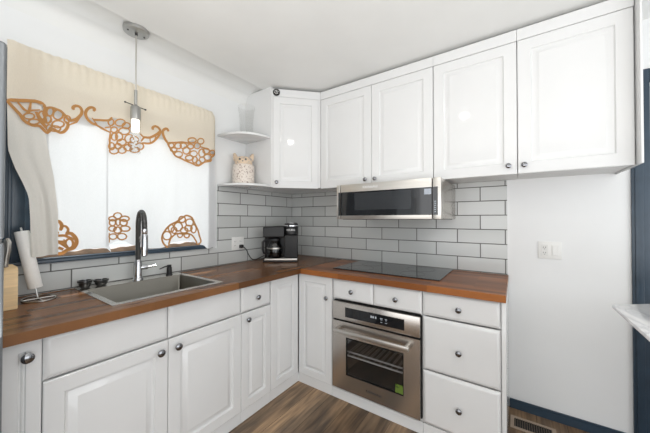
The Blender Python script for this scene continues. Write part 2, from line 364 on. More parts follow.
# window: navy casing, sill, bare-wood bottom rail, sash and glass
win = struct('window_1', MB().box(-0.062, -0.058, WY0 + 0.045, WY1 - 0.045, WZ0 + 0.05, WZ1 - 0.04), M['pane'])
mb = MB()
mb.box(0.0005, 0.016, WY0 - 0.075, WY0 + 0.0, 1.092, 2.155, 0.003); mb.box(0.016, 0.022, WY0 - 0.06, WY0 - 0.045, 1.10, 2.10, 0.002)
mb.box(0.0005, 0.016, WY1 + 0.0, WY1 + 0.045, 1.092, 2.10, 0.003); mb.box(0.0005, 0.016, WY0, WY1, WZ1, 2.125, 0.003)
mb.build('window_casing', M['blue'], win)
mb = MB(); mb.box(-0.10, 0.030, WY0 + 0.001, WY1 - 0.001, 1.0925, 1.0995, 0.002); mb.box(0.0085, 0.034, WY0 - 0.078, WY1 + 0.030, 1.072, 1.0918, 0.004)
mb.build('window_sill', M['blue'], win)
mb = MB()
for y0, y1 in ((WY0 + 0.001, WY0 + 0.045), (WY1 - 0.045, WY1 - 0.001)): mb.box(-0.08, -0.04, y0, y1, 1.10, WZ1 - 0.001)
mb.box(-0.08, -0.04, WY0 + 0.045, WY1 - 0.045, WZ1 - 0.04, WZ1 - 0.001)
mb.build('sash', M['blue'], win)
wv = [(y, 1.126 + 0.004 * math.sin(31 * y) + 0.003 * math.sin(73 * y + 1)) for y in [WY0 + 0.001 + (WY1 - WY0 - 0.002) * k / 60 for k in range(61)]]
mb = MB(); b = bmesh.new()
f = b.faces.new([b.verts.new((-0.030, y, z)) for y, z in wv] + [b.verts.new((-0.030, WY1 - 0.001, 1.10)), b.verts.new((-0.030, WY0 + 0.001, 1.10))])
ex = bmesh.ops.extrude_face_region(b, geom=[f])
for v in [g for g in ex['geom'] if isinstance(g, bmesh.types.BMVert)]: v.co.x = -0.012
bmesh.ops.recalc_face_normals(b, faces=b.faces[:]); mb.add(b)
mb.build('bottom_rail', M['tan'], win)
struct('ground', MB().box(-14, -0.13, -10, 8, -0.5, -0.4), M['grass'])

# ------------------------------------------------------------------ base cabinets
CT, CB = 0.915, 0.8765          # worktop top and underside
ZK = 0.074
def carcass_left(t, y0, y1):
    mb = MB(); T = 0.016
    mb.box(0.002, 0.597, y0, y0 + T, ZK, CB - 0.001); mb.box(0.002, 0.597, y1 - T, y1, ZK, CB - 0.001)
    mb.box(0.002, 0.597, y0 + T, y1 - T, ZK, ZK + T); mb.box(0.002, 0.012, y0 + T, y1 - T, ZK + T, CB - 0.001)
    mb.build('carcass', M['cab'], t)
    MB().box(0.594, 0.610, y0, y1, 0.0, ZK - 0.001).build('toe_kick', M['cab'], t)
def carcass_back(t, x0, x1, rail=0.72):
    mb = MB(); T = 0.016
    mb.box(x0, x0 + T, -0.597, -0.010, ZK, CB - 0.001); mb.box(x1 - T, x1, -0.597, -0.010, ZK, CB - 0.001)
    mb.box(x0 + T, x1 - T, -0.597, -0.010, ZK, ZK + 0.008); mb.box(x0 + T, x1 - T, -0.012, -0.004, ZK + T, CB - 0.001)
    mb.build('carcass', M['cab'], t)
    MB().box(x0, x1, -0.612, -0.596, 0.0, ZK - 0.001).build('toe_kick', M['cab'], t)
XF, YF = 0.619, -0.6215
ZD0, ZD1, ZR0, ZR1 = 0.077, 0.697, 0.7025, 0.870
GB = 'white base cabinets'
t = thing('base_cabinet', 'narrow white base cabinet beside the grey fridge, full-height door', 'cabinet', (0.3, -2.138, 0), GB)
carcass_left(t, -2.189, -2.0870)
d = front('door', t, ('x', XF), -2.189, -2.0862, ZD0, ZR1, [(0, -0.019), (0, -0.003), (0.0035, 0), (0.040, 0), (0.043, -0.006), (0.046, -0.006), (0.05, -0.001)])
knob((XF, -2.127, 0.812), (1, 0, 0), d, 1.12)
t = thing('sink_cabinet', 'white double-door base cabinet under the sink, with two false drawer fronts', 'cabinet', (0.3, -1.634, 0), GB)
carcass_left(t, -2.0850, -1.1833)
for a, b, ky in ((-2.0856, -1.6345, -1.676), (-1.6345, -1.1823, -1.591)):
    d = front('door', t, ('x', XF), a, b, ZD0, ZD1); knob((XF, ky, 0.650), (1, 0, 0), d, 1.1)
    front('false_drawer_front', t, ('x', XF), a, b, ZR0, ZR1, DRAW)
t = thing('drawer_door_cabinet', 'narrow white base cabinet with one drawer over a door, between sink and corner cabinets', 'cabinet', (0.3, -1.053, 0), GB)
carcass_left(t, -1.1813, -0.9247)
d = front('door', t, ('x', XF), -1.1823, -0.9237, ZD0, ZD1, [(i * 0.86, h) for i, h in DOOR]); knob((XF, -1.135, 0.652), (1, 0, 0), d)
d = front('drawer', t, ('x', XF), -1.1823, -0.9237, ZR0, ZR1, DRAW); knob((XF, -1.054, 0.779), (1, 0, 0), d)
t = thing('corner_base_cabinet', 'white corner base cabinet with two full-height doors meeting in the inside corner', 'cabinet', (0.3, -0.3, 0), GB)
mb = MB(); T = 0.016
mb.box(0.002, 0.597, -0.9227, -0.9067, ZK, CB - 0.001); mb.box(0.9244, 0.9404, -0.597, -0.010, ZK, CB - 0.001)
mb.box(0.012, 0.597, -0.9067, -0.010, ZK, ZK + T); mb.box(0.597, 0.9244, -0.597, -0.010, ZK, ZK + T)
mb.box(0.002, 0.012, -0.9067, -0.010, ZK, CB - 0.001); mb.box(0.012, 0.9244, -0.014, -0.004, ZK + T, CB - 0.001)
mb.build('carcass', M['cab'], t)
mb = MB(); mb.box(0.594, 0.610, -0.9227, -0.612, 0, ZK - 0.001); mb.box(0.594, 0.9404, -0.612, -0.596, 0, ZK - 0.001)
mb.build('toe_kick', M['cab'], t)
CD = [(i * 0.9, h) for i, h in DOOR]
front('door', t, ('x', XF), -0.9237, -0.6225, ZD0, ZR1, CD)
d = front('door', t, ('y', YF), 0.6205, 0.9430, ZD0, ZR1, CD); knob((0.898, YF, 0.717), (0, -1, 0), d)
t = thing('oven_cabinet', 'white base cabinet around the oven, with two small drawers above it', 'cabinet', (1.27, -0.3, 0), GB)
carcass_back(t, 0.9425, 1.5960, 0.717)
for a, b, kx in ((0.9445, 1.2705, 1.110), (1.2705, 1.5925, 1.432)):
    d = front('drawer', t, ('y', YF), a, b, 0.726, ZR1, DRAW); knob((kx, YF, 0.794), (0, -1, 0), d)
t = thing('drawer_base_cabinet', 'white three-drawer base cabinet at the right end of the worktop', 'cabinet', (1.8, -0.3, 0), GB)
carcass_back(t, 1.5980, 1.9995, 0.718)
for z0, z1, kz in ((0.727, ZR1, 0.795), (0.404, 0.719, 0.553), (0.080, 0.396, 0.232)):
    d = front('drawer', t, ('y', YF), 1.5950, 1.9985, z0, z1, DRAW); knob((1.797, YF, kz), (0, -1, 0), d)
MB().box(2.0005, 2.0205, -0.6215, -0.004, 0.0, CB - 0.001, 0.001).build('end_panel', M['cab'], t)

# ------------------------------------------------------------------ worktops
SX0, SX1, SY0, SY1 = 0.072, 0.558, -1.842, -1.306     # sink cut-out
mb = MB()
for b in ((0.001, SX0, -2.19, -0.001), (SX1, 0.663, -2.19, -0.001), (SX0, SX1, -2.19, SY0), (SX0, SX1, SY1, -0.001)): mb.box(b[0], b[1], b[2], b[3], CB, CT)
bmesh.ops.remove_doubles(mb.bm, verts=mb.bm.verts[:], dist=1e-5)
tag(mb.build('butcher_block_countertop', M['wood_l'], origin=(0, 0, 0)), 'reddish brown butcher block worktop holding the sink, running under the window', 'countertop', 'butcher block worktops')
mb = MB(); mb.box(0.664, 2.0215, -0.6507, -0.001, CB, CT, 0.0015, 1)
tag(mb.build('butcher_block_countertop', M['wood_b'], origin=(0, 0, 0)), 'reddish brown butcher block worktop carrying the cooktop, over the oven and drawers', 'countertop', 'butcher block worktops')

# ------------------------------------------------------------------ upper cabinets
UZ0, UZ1, UB, CZ = 1.5765, 2.3655, 1.584, 2.4355
YU = -0.35
GU = 'white wall cabinets'
def upper(label, x0, x1, doors, knobs, lone=False):
    t = thing('wall_cabinet', label, 'cabinet', ((x0 + x1) / 2, -0.16, UB), GU)
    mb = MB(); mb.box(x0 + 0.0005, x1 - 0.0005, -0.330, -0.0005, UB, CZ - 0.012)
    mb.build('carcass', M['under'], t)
    mb = MB(); mb.box(x0 + 0.0003, x1 - 0.0003, YU, -0.3305, UZ1 + 0.003, CZ, 0.001, 1); mb.build('top_filler', M['cab'], t)
    for (a, b), kp in zip(doors, knobs):
        d = front('door', t, ('y', YU), a, b, UZ0, UZ1, UDOOR); knob((kp[0], YU, kp[1]), (0, -1, 0), d, 0.95)
    return t
upper('white two-door wall cabinet directly above the microwave', 0.6405, 1.5993, ((0.6435, 1.1337), (1.1337, 1.5985)), ((1.085, 1.622), (1.167, 1.622)))
upper('white single-door wall cabinet just right of the one above the microwave', 1.5998, 2.0752, ((1.6005, 2.0752),), ((2.031, 1.626),))
t = upper('wide white single-door wall cabinet at the far right, over the bare wall', 2.0762, 2.5545, ((2.0762, 2.5540),), ((2.108, 1.624),))
MB().box(2.5565, 2.5655, -0.414, -0.0005, 1.573, CZ, 0.001, 1).build('end_panel', M['cab'], t)
# diagonal corner wall cabinet
t = thing('corner_wall_cabinet', 'white diagonal wall cabinet in the room corner above the coffee maker', 'cabinet', (0.25, -0.25, UB), GU)
s2 = math.sqrt(0.5)
mb = MB(); mb.prism([(0.0005, -0.0005), (0.0005, -0.651), (0.334, -0.651), (0.6390, -0.346), (0.6390, -0.0005)], UB, CZ - 0.012); mb.box(0.0005, 0.334, -0.651, -0.635, CZ - 0.0118, CEIL - 0.0008); mb.build('carcass', M['cab'], t)
O = Vector((0.340, -0.6515, 0)); U = Vector((s2, s2, 0)); Nn = Vector((s2, -s2, 0)); DW = (0.6395 - 0.340) / s2
mb = MB(); mb.rings(O + U * 0.001 + Vector((0, 0, UZ1 + 0.003)), U, Nn, DW - 0.002, CZ - UZ1 - 0.003, [(0, -0.004), (0, 0.0), (0.001, 0.001)]); mb.build('top_filler', M['cab'], t)
mb = MB(); mb.rings(O + U * 0.012 + Vector((0, 0, UZ0)) + Nn * 0.0065, U, Nn, DW - 0.030, UZ1 - UZ0, [(i * 0.9, max(h, -0.009)) for i, h in UDOOR]); d = mb.build('door', M['cab'], t)
knob(O + U * 0.042 + Nn * 0.0065 + Vector((0, 0, 1.624)), Nn, d, 0.95)
# small black and white disc at its top left corner
mb = MB(); pc = O + U * 0.040 + Nn * 0.0015 + Vector((0, 0, 2.402))
mb.lathe([(0.030, 0), (0.030, 0.006), (0.026, 0.011), (0.0, 0.013)], pc, Nn, 28)
o = thing('wall_disc', 'small round black and white disc at the top left corner of the diagonal wall cabinet', 'disc', pc)
mb.build('disc', M['black'], o)
mb = MB()
for k in range(6):
    a = k * PI / 3 + 0.3; c = pc + (U * math.cos(a) + Vector((0, 0, 1)) * math.sin(a)) * 0.014 + Nn * 0.0105
    mb.lathe([(0.0045, 0), (0.004, 0.0035), (0, 0.004)], c, Nn, 10)
mb.lathe([(0.005, 0), (0.004, 0.003), (0, 0.004)], pc + Nn * 0.0115, Nn, 10)
mb.build('pale_dots', M['plate'], o)
# open end shelves
def shelf(z, th, label):
    R1, R2 = 0.296, 0.325
    pts = [(0.001, -0.652), (R2, -0.652)]
    for k in range(1, 14):
        a = k / 14 * PI / 2; pts.append((0.001 + (R2 - .001) * math.cos(a) ** 0.8, -0.652 - R1 * math.sin(a) ** 0.8))
    pts.append((0.001, -0.652 - R1))
    tag(MB().prism(pts, z, z + th, 0.003).build('corner_shelf', M['cab'], origin=(0, -0.652, z)), label, 'shelf', 'rounded open shelves')
shelf(1.5845, 0.018, 'lower rounded white end shelf under the speckled jar')
shelf(2.003, 0.018, 'upper rounded white end shelf under the glass vase')
# ------------------------------------------------------------------ built-in oven
OX0, OX1 = 0.9600, 1.5885
t = thing('oven', 'stainless steel built-in oven with black control panel and bar handle', 'oven', (1.274, -0.3, 0.096))
mb = MB()   # open-fronted box in the cabinet
mb.box(OX0 + 0.010, OX0 + 0.05, -0.60, -0.06, 0.10, 0.70); mb.box(OX1 - 0.05, OX1 - 0.010, -0.60, -0.06, 0.10, 0.70)
mb.box(OX0 + 0.05, OX1 - 0.05, -0.60, -0.06, 0.10, 0.16); mb.box(OX0 + 0.05, OX1 - 0.05, -0.60, -0.06, 0.50, 0.70); mb.box(OX0 + 0.05, OX1 - 0.05, -0.08, -0.06, 0.16, 0.50)
mb.build('oven_body', M['cavity'], t)
mb = MB()
for b in ((OX0 - 0.003, OX0 + 0.06, 0.097, 0.7155), (OX1 - 0.06, OX1 + 0.002, 0.097, 0.7155), (OX0 + 0.06, OX1 - 0.06, 0.097, 0.17), (OX0 + 0.06, OX1 - 0.06, 0.49, 0.7155)): mb.box(b[0], b[1], -0.618, -0.601, b[2], b[3])
mb.build('gap_trim', M['dark'], t)
bmesh_hole = None
cp = MB().box(OX0, OX1 - 0.002, -0.640, -0.6185, 0.589, 0.7135, 0.003).build('control_panel', M['steel'], t)
dp = MB().box(1.066, 1.491, -0.6420, -0.6402, 0.614, 0.682, 0.0006, 1).build('display', M['blackglass'], cp)
for x, z, w, h in ((1.268, 0.656, 0.010, 0.014), (1.282, 0.656, 0.010, 0.014), (1.300, 0.656, 0.010, 0.014), (1.340, 0.658, 0.018, 0.004), (1.340, 0.650, 0.014, 0.003), (1.372, 0.658, 0.014, 0.004), (1.372, 0.650, 0.010, 0.003), (1.340, 0.634, 0.012, 0.003), (1.372, 0.634, 0.014, 0.003)):
    MB().box(x - w / 2, x + w / 2, -0.6426, -0.6421, z - h / 2, z + h / 2).build('display_symbol', M['glow'], dp)
GX0, GX1, GZ0, GZ1 = 1.072, 1.486, 0.206, 0.472
mb = MB(); y0, y1 = -0.641, -0.6185
mb.box(OX0, GX0, y0, y1, 0.098, 0.5775); mb.box(GX1, OX1 - 0.002, y0, y1, 0.098, 0.5775); mb.box(GX0, GX1, y0, y1, 0.098, GZ0); mb.box(GX0, GX1, y0, y1, GZ1, 0.5775)
door = mb.build('oven_door', M['steel'], t)
mb = MB(); mb.box(GX0 + 0.0005, GX1 - 0.0005, -0.6375, -0.6345, GZ0 + 0.0005, GZ1 - 0.0005); wn = mb.build('door_window', M['ovenglass'], door)
mb = MB(); w = 0.010
for b in ((GX0 + .001, GX0 + w, GZ0 + .001, GZ1 - .001), (GX1 - w * .6, GX1 - .001, GZ0 + .001, GZ1 - .001), (GX0 + w, GX1 - w * .6, GZ0 + .001, GZ0 + w), (GX0 + w, GX1 - w * .6, GZ1 - w, GZ1 - .001)): mb.box(b[0], b[1], -0.6395, -0.6377, b[2], b[3])
mb.build('window_border', M['blackglass'], door)
mb = MB(); mb.box(1.432, 1.482, -0.6402, -0.6397, 0.214, 0.268); mb.build('green_sticker', M['green'], door)
# handle: flattened bar on two brackets
mb = MB(); mb.box(1.000, 1.535, -0.697, -0.681, 0.512, 0.540, 0.006, 3)
hd = mb.build('handle', M['steelh'], door)
for x in (1.018, 1.517): MB().box(x - 0.011, x + 0.011, -0.683, -0.6405, 0.510, 0.542, 0.004).build('handle_bracket', M['steelh'], hd)
RY = Matrix.Rotation(PI / 2, 4, 'X')
text_part('maker_name', 'KitchenAid', 0.025, Matrix.Translation((1.283, -0.6414, 0.152)) @ RY, M['ink'], door)
for z, yy in ((0.318, -0.585), (0.334, -0.56)):
    mb = MB(); mb.tube([(1.03, yy, z), (1.52, yy, z)], 0.0055, 8); mb.tube([(1.03, -0.12, z), (1.52, -0.12, z)], 0.003, 6)
    for k in range(12): mb.tube([(1.05 + k * 0.041, yy, z), (1.05 + k * 0.041, -0.12, z)], 0.0018, 6)
    mb.build('rack', M['rack'], t)

# ------------------------------------------------------------------ microwave under the wall cabinet
MX0, MX1, MZ0, MZ1 = 0.9224, 1.6867, 1.3073, 1.5690
t = thing('microwave', 'stainless steel low-profile microwave with black glass front, hung over the cooktop', 'microwave', (1.3, -0.25, MZ0))
MB().box(MX0 + 0.004, MX1 - 0.004, -0.490, -0.0095, MZ0 + 0.003, MZ1, 0.003).build('case', M['steel'], t)
mb = MB(); mb.box(MX0 + 0.02, MX1 - 0.02, -0.46, -0.06, MZ0 - 0.003, MZ0 + 0.0028); mb.build('vent_grille', M['gun'], t)
XS, XL = 1.6335, 0.9570
mb = MB(); mb.box(MX0 + 0.01, MX1 - 0.01, -0.4903, -0.4901 + 0.0002 - 0.0002, MZ0 + 0.006, MZ1 - 0.003); mb.build('seam_shade', M['dark'], t)  # dark sheet over the steel case stands for shade in the seams
fr = MB(); fr.box(XL + 0.0024, XS - 0.0024, -0.527, -0.4905, MZ0, MZ1, 0.003); fr = fr.build('door', M['steelh'], t)
MB().box(MX0, XL - 0.0024, -0.527, -0.4905, MZ0, MZ1, 0.003).build('side_trim', M['steelh'], t)
sp = MB().box(XS + 0.0024, MX1, -0.527, -0.4905, MZ0, MZ1, 0.003).build('control_strip', M['steelh'], t)
MB().box(XL + 0.0026, XS - 0.0026, -0.5282, -0.5272, 1.334, 1.511).build('door_glass', M['mwglass'], fr)
MB().box(1.080, 1.500, -0.5288, -0.5283, 1.376, 1.500, 0.0002, 1).build('window_mesh', M['mwmesh'], fr)  # mesh window; its lighter grey carries a reflection put into the colour
MB().box(0.939, XL - 0.0026, -0.5282, -0.5272, 1.334, 1.511).build('glass_edge', M['mwglass'], t)
g = MB().box(XS + 0.0026, 1.667, -0.5282, -0.5272, 1.334, 1.511).build('control_glass', M['mwglass'], sp)
MB().box(1.585, 1.628, -0.5290, -0.5283, 1.465, 1.501).build('display', M['pale_mark'], fr)  # pale rectangle painted for a reflection on the display
for k in range(6): MB().box(1.646, 1.656, -0.5288, -0.5283, 1.352 + k * 0.013, 1.357 + k * 0.013).build('keypad_mark', M['pale_mark'], sp)
text_part('maker_name', 'KitchenAid', 0.026, Matrix.Translation((1.205, -0.5274, 1.540)) @ RY, M['pale'], fr)

# ------------------------------------------------------------------ cooktop
t = thing('cooktop', 'flat black glass cooktop let into the right-hand worktop under the microwave', 'cooktop', (1.25, -0.27, CT))
mb = MB(); mb.prism([(0.868, -0.495), (1.668, -0.495), (1.668, -0.020), (0.868, -0.020)], CT + 0.0005, CT + 0.0065, 0.0015, 1); mb.build('glass_plate', M['cook'], t)
ringm = plain('cooktop_ring', (0.045, 0.047, 0.05), 0.15, noise=0.02)
for x, y, r in ((1.05, -0.16, 0.085), (1.05, -0.37, 0.105), (1.46, -0.16, 0.105), (1.46, -0.37, 0.085)):
    MB().lathe([(r - 0.003, 0), (r, 0), (r, 0.0003), (r - 0.003, 0.0003), (r - 0.003, 0)], (x, y, CT + 0.0066), seg=48, cap=False).build('burner_ring', ringm, t)

# ------------------------------------------------------------------ sink, tap, soap pump, strainers
t = thing('sink', 'rectangular stainless steel drop-in sink let into the worktop below the window', 'sink', (0.32, -1.57, CT))
RX0, RX1, RY0, RY1 = 0.024, 0.577, -1.860, -1.286
IX0, IX1, IY0, IY1 = 0.122, 0.545, -1.832, -1.316
mb = MB(); z0, z1 = CT + 0.0006, CT + 0.0040
for b in ((RX0, IX0, RY0, RY1), (IX1, RX1, RY0, RY1), (IX0, IX1, RY0, IY0), (IX0, IX1, IY1, RY1)): mb.box(b[0], b[1], b[2], b[3], z0, z1)
bmesh.ops.remove_doubles(mb.bm, verts=mb.bm.verts[:], dist=1e-5)
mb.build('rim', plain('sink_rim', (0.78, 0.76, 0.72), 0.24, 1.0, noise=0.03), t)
mb = MB(); b = bmesh.new(); D = 0.205
rr = [(0, CT + 0.003), (0.004, CT - 0.004), (0.010, CT - D + 0.03), (0.018, CT - D + 0.008), (0.035, CT - D)]
def rrect(i, z, rad):
    x0, x1, y0, y1 = IX0 + i, IX1 - i, IY0 + i, IY1 - i; out = []
    for cx, cy, a0 in ((x1 - rad, y1 - rad, 0), (x0 + rad, y1 - rad, PI / 2), (x0 + rad, y0 + rad, PI), (x1 - rad, y0 + rad, 1.5 * PI)):
        for k in range(5): a = a0 + k * PI / 8; out.append(b.verts.new((cx + rad * math.cos(a), cy + rad * math.sin(a), z)))
    return out
R = [rrect(i, z, 0.012 if n < 3 else 0.02) for n, (i, z) in enumerate(rr)]
for a, c in zip(R, R[1:]):
    for k in range(20): b.faces.new((a[k], a[(k + 1) % 20], c[(k + 1) % 20], c[k]))
b.faces.new(R[-1])
bmesh.ops.recalc_face_normals(b, faces=b.faces[:]); bmesh.ops.reverse_faces(b, faces=b.faces[:]); mb.add(b)
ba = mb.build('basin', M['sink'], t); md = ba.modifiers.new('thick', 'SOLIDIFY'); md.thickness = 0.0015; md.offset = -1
MB().lathe([(0.055, 0), (0.055, 0.002), (0.040, 0.003), (0.036, 0.0005), (0.0, 0.0005)], (0.32, -1.575, CT - D + 0.0004), seg=32).build('drain', M['chrome'], t)

FB = Vector((0.088, -1.567, CT + 0.0042)); dv = Vector((0.150, -0.026, 0)); du = dv.normalized()
t = thing('kitchen_faucet', 'tall gooseneck faucet with dark spring hose and chrome spray head behind the sink', 'faucet', FB)
MB().lathe([(0.029, 0), (0.029, 0.006), (0.025, 0.012), (0.0225, 0.03), (0.021, 0.115), (0.0155, 0.130), (0.0135, 0.134), (0, 0.134)], FB, seg=28).build('base', M['chrome'], t)
pts = [FB + Vector((0, 0, 0.12)), FB + Vector((0, 0, 0.22)), FB + Vector((0, 0, 0.30))]
rad = dv.length / 2; ctr = FB + dv / 2 + Vector((0, 0, 0.345))
for k in range(0, 15):
    a = PI - k * PI / 14; pts.append(ctr + du * rad * math.cos(a) + Vector((0, 0, 1)) * rad * 1.12 * math.sin(a))
pts.append(FB + dv + Vector((0, 0, 0.325)))
# fine coil relief along the hose
fine = []
for a, c in zip(pts, pts[1:]):
    n = max(2, int((c - a).length / 0.004))
    for k in range(n): fine.append(a.lerp(c, k / n))
fine.append(pts[-1])
MB().tube(fine, [0.0145 + (0.0011 if k % 2 else -0.0006) for k in range(len(fine))], 14).build('spring_hose', M['gun'], t)
HB = FB + dv
MB().lathe([(0.012, 0.165), (0.0185, 0.170), (0.0195, 0.20), (0.0185, 0.285), (0.0145, 0.298), (0.0165, 0.302), (0.0165, 0.328), (0.0, 0.328)], HB, seg=24).build('spray_head', M['chrome'], t)
mb = MB(); mb.tube([FB + Vector((0, 0, 0.235)), FB + dv * 0.45 + Vector((0, 0, 0.275)), FB + dv * 0.93 + Vector((0, 0, 0.312))], 0.006, 10); mb.build('holder_arm', M['chrome'], t)
lv = Vector((0.25, 0.97, 0)).normalized()
mb = MB(); mb.lathe([(0.016, 0.012), (0.016, 0.045), (0.013, 0.052), (0, 0.052)], FB + Vector((0, 0, 0.078)), lv, 18)
mb.tube([FB + Vector((0, 0, 0.078)) + lv * 0.048, FB + Vector((0, 0, 0.080)) + lv * 0.070, FB + Vector((0, 0, 0.083)) + lv * 0.098], [0.010, 0.010, 0.0095], 10)
mb.build('lever', M['chrome'], t)

SB = Vector((0.075, -1.368, CT + 0.0042))
t = thing('soap_dispenser', 'black soap pump with thin spout on the sink rim, right of the faucet', 'soap dispenser', SB)
MB().lathe([(0.021, 0), (0.021, 0.004), (0.017, 0.006), (0.0165, 0.050), (0.013, 0.055), (0, 0.055)], SB, seg=20).build('collar', M['black'], t)
mb = MB(); mb.lathe([(0.013, 0), (0.0135, 0.014), (0, 0.016)], SB + Vector((0, 0, 0.0545)), seg=16)
mb.tube([SB + Vector((0, 0, 0.062)), SB + Vector((0.03, -0.045, 0.064)), SB + Vector((0.05, -0.085, 0.057))], [0.005, 0.0045, 0.0035], 8); mb.build('pump_head', M['black'], t)
for (x, y, r, h), lb in zip(((0.068, -1.824, 0.034, 0.042), (0.074, -1.752, 0.036, 0.036)), ('dark metal sink strainer at the rear left corner of the sink, nearer the paper towels', 'dark metal sink strainer at the rear left of the sink, nearer the faucet')):
    c = Vector((x, y, CT + 0.0042)); t = thing('sink_strainer', lb, 'strainer', c, 'sink strainers')
    MB().lathe([(r * .55, 0), (r * .8, h * .3), (r * .85, h * .7), (r, h * .78), (r, h), (r * .82, h), (r * .74, h * .75), (r * .5, h * .2), (0, h * .18)], c, seg=28).build('basket', M['gun'], t)
    MB().lathe([(0.004, 0), (0.004, h * .7), (0.011, h * .75), (0.011, h * .95), (0, h)], c + Vector((0, 0, h * .18)), seg=14).build('stopper_knob', M['chrome'], t)

# ------------------------------------------------------------------ coffee maker (own axes: x right, -y front)
CR = math.radians(38.9)
t = thing('coffee_maker', 'black two-in-one coffee maker with glass carafe in the worktop corner', 'coffee maker', (0.240, -0.425, CT + 0.0005), rz=CR); t['_local'] = 1; t.scale = (1.06, 1.06, 1.06)
mb = MB(); mb.box(-0.147, 0.147, -0.100, 0.095, 0.0, 0.012, 0.004); mb.build('foot', M['black'], t)
mb = MB(); mb.box(-0.135, 0.147, -0.104, 0.02, 0.0122, 0.034, 0.006, 3); mb.build('drip_tray', M['steelh'], t)
mb = MB(); mb.box(-0.147, 0.147, 0.0205, 0.098, 0.0122, 0.302, 0.008, 3); mb.build('back_housing', M['black'], t)
mb = MB(); mb.box(-0.147, 0.034, -0.092, 0.020, 0.212, 0.306, 0.010, 3); mb.build('brew_head', M['black'], t)
mb = MB(); mb.box(-0.140, 0.030, -0.0935, -0.0922, 0.222, 0.292, 0.0004, 1); mb.build('front_badge_panel', M['black'], t)
mb = MB(); mb.box(0.036, 0.147, -0.090, 0.020, 0.0345, 0.232, 0.006, 3); mb.build('pod_column', M['blackm'], t)
mb = MB(); mb.lathe([(0.055, 0.233), (0.061, 0.240), (0.061, 0.322), (0.055, 0.332), (0, 0.333)], (0.091, -0.035, 0), seg=36); ph = mb.build('pod_head', M['black'], t); ph['_local'] = 1
mb = MB(); mb.lathe([(0.0605, 0.305), (0.0635, 0.308), (0.0635, 0.318), (0.0605, 0.321), (0.0605, 0.305)], (0.091, -0.035, 0), seg=36, cap=False); mb.lathe([(0.052, 0.3332), (0.050, 0.338), (0, 0.339)], (0.091, -0.035, 0), seg=32)
mb.build('chrome_ring', M['chrome'], ph)
o = text_part('maker_name', 'KEURIG', 0.021, Matrix.Translation((0.091, -0.0972, 0.276)) @ RY, M['pale'], ph)
cf = MB().lathe([(0.050, 0.036), (0.060, 0.045), (0.064, 0.075), (0.064, 0.120), (0.056, 0.150), (0.046, 0.168), (0.048, 0.178)], (-0.055, -0.035, 0), seg=36, cap=False).build('carafe', M['carafe'], t); cf['_local'] = 1
MB().lathe([(0, 0.0372), (0.049, 0.0372), (0.0585, 0.046), (0.0622, 0.076), (0.0622, 0.078), (0, 0.078)], (-0.055, -0.035, 0), seg=36).build('coffee', plain('dark_coffee', (0.012, 0.008, 0.006), 0.1), cf)
MB().lathe([(0.0475, 0.1785), (0.051, 0.182), (0.051, 0.200), (0.03, 0.208), (0, 0.209)], (-0.055, -0.035, 0), seg=30).build('carafe_lid', M['black'], cf)
MB().lathe([(0.0645, 0.112), (0.0662, 0.113), (0.0662, 0.124), (0.0645, 0.125), (0.0645, 0.112)], (-0.055, -0.035, 0), seg=36, cap=False).build('carafe_band', M['steelh'], cf)
MB().tube([(-0.103, -0.052, 0.190), (-0.130, -0.066, 0.190), (-0.150, -0.075, 0.172), (-0.151, -0.075, 0.110), (-0.140, -0.070, 0.075), (-0.121, -0.061, 0.068)], [0.008, 0.009, 0.0095, 0.0095, 0.008, 0.007], 10).build('carafe_handle', M['black'], cf)
MB().tube([(-0.122, -0.050, 0.212), (-0.115, -0.050, 0.2105)], 0.002, 6).build('brew_outlet', M['black'], t)
# power cord from the outlet to the coffee maker
cpts = [(0.046, -0.718, 1.062), (0.060, -0.716, 1.058), (0.075, -0.700, 1.035), (0.080, -0.675, 0.985), (0.078, -0.640, 0.945), (0.075, -0.600, 0.932), (0.076, -0.560, 0.938), (0.080, -0.520, 0.952), (0.088, -0.494, 0.960)]
def smooth(P, n=6):
    P = [Vector(p) for p in P]; P = [2 * P[0] - P[1]] + P + [2 * P[-1] - P[-2]]; out = []
    for i in range(1, len(P) - 2):
        a, b, c, d = P[i - 1:i + 3]
        for j in range(n):
            s = j / n; out.append(0.5 * ((2 * b) + (c - a) * s + (2 * a - 5 * b + 4 * c - d) * s * s + (3 * b - a - 3 * c + d) * s ** 3))
    return out + [P[-2]]
t = thing('power_cord', 'black power cord hanging from the left wall outlet to the coffee maker', 'cord', (0.03, -0.7, 1.06))
MB().tube(smooth(cpts), 0.0042, 8).build('cable', M['black'], t)
MB().box(0.0155, 0.046, -0.734, -0.702, 1.048, 1.078, 0.005).build('plug', M['black'], t)

# ------------------------------------------------------------------ wall outlets
t = thing('wall_outlet', 'white double outlet plate on the grey tile, with the black cord plugged in', 'outlet', (0.0085, -0.741, 1.09), 'wall outlets')
pl = MB().box(0.0085, 0.0135, -0.806, -0.676, 1.032, 1.148, 0.002).build('cover_plate', M['plate'], t)
for y in (-0.773, -0.716):
    r_ = MB().box(0.0137, 0.0152, y - 0.0165, y + 0.0165, 1.056, 1.124, 0.0007, 1).build('receptacle', M['plate'], t)
    for z in (1.108,) if y > -0.75 else (1.072, 1.108):
        for dy in (-0.006, 0.006): MB().box(0.01525, 0.0155, y + dy - 0.0012, y + dy + 0.0012, z - 0.004, z + 0.004).build('slot', M['dark'], r_)
t = thing('wall_outlet', 'white outlet and rocker switch plate on the bare white wall, right of the tiles', 'outlet', (2.2485, -0.001, 1.1), 'wall outlets')
MB().box(2.188, 2.309, -0.0065, -0.0006, 1.047, 1.160, 0.0025).build('cover_plate', M['plate'], t)
r_ = MB().box(2.203, 2.238, -0.0085, -0.0066, 1.068, 1.139, 0.001, 1).build('receptacle', M['cabin'], t)
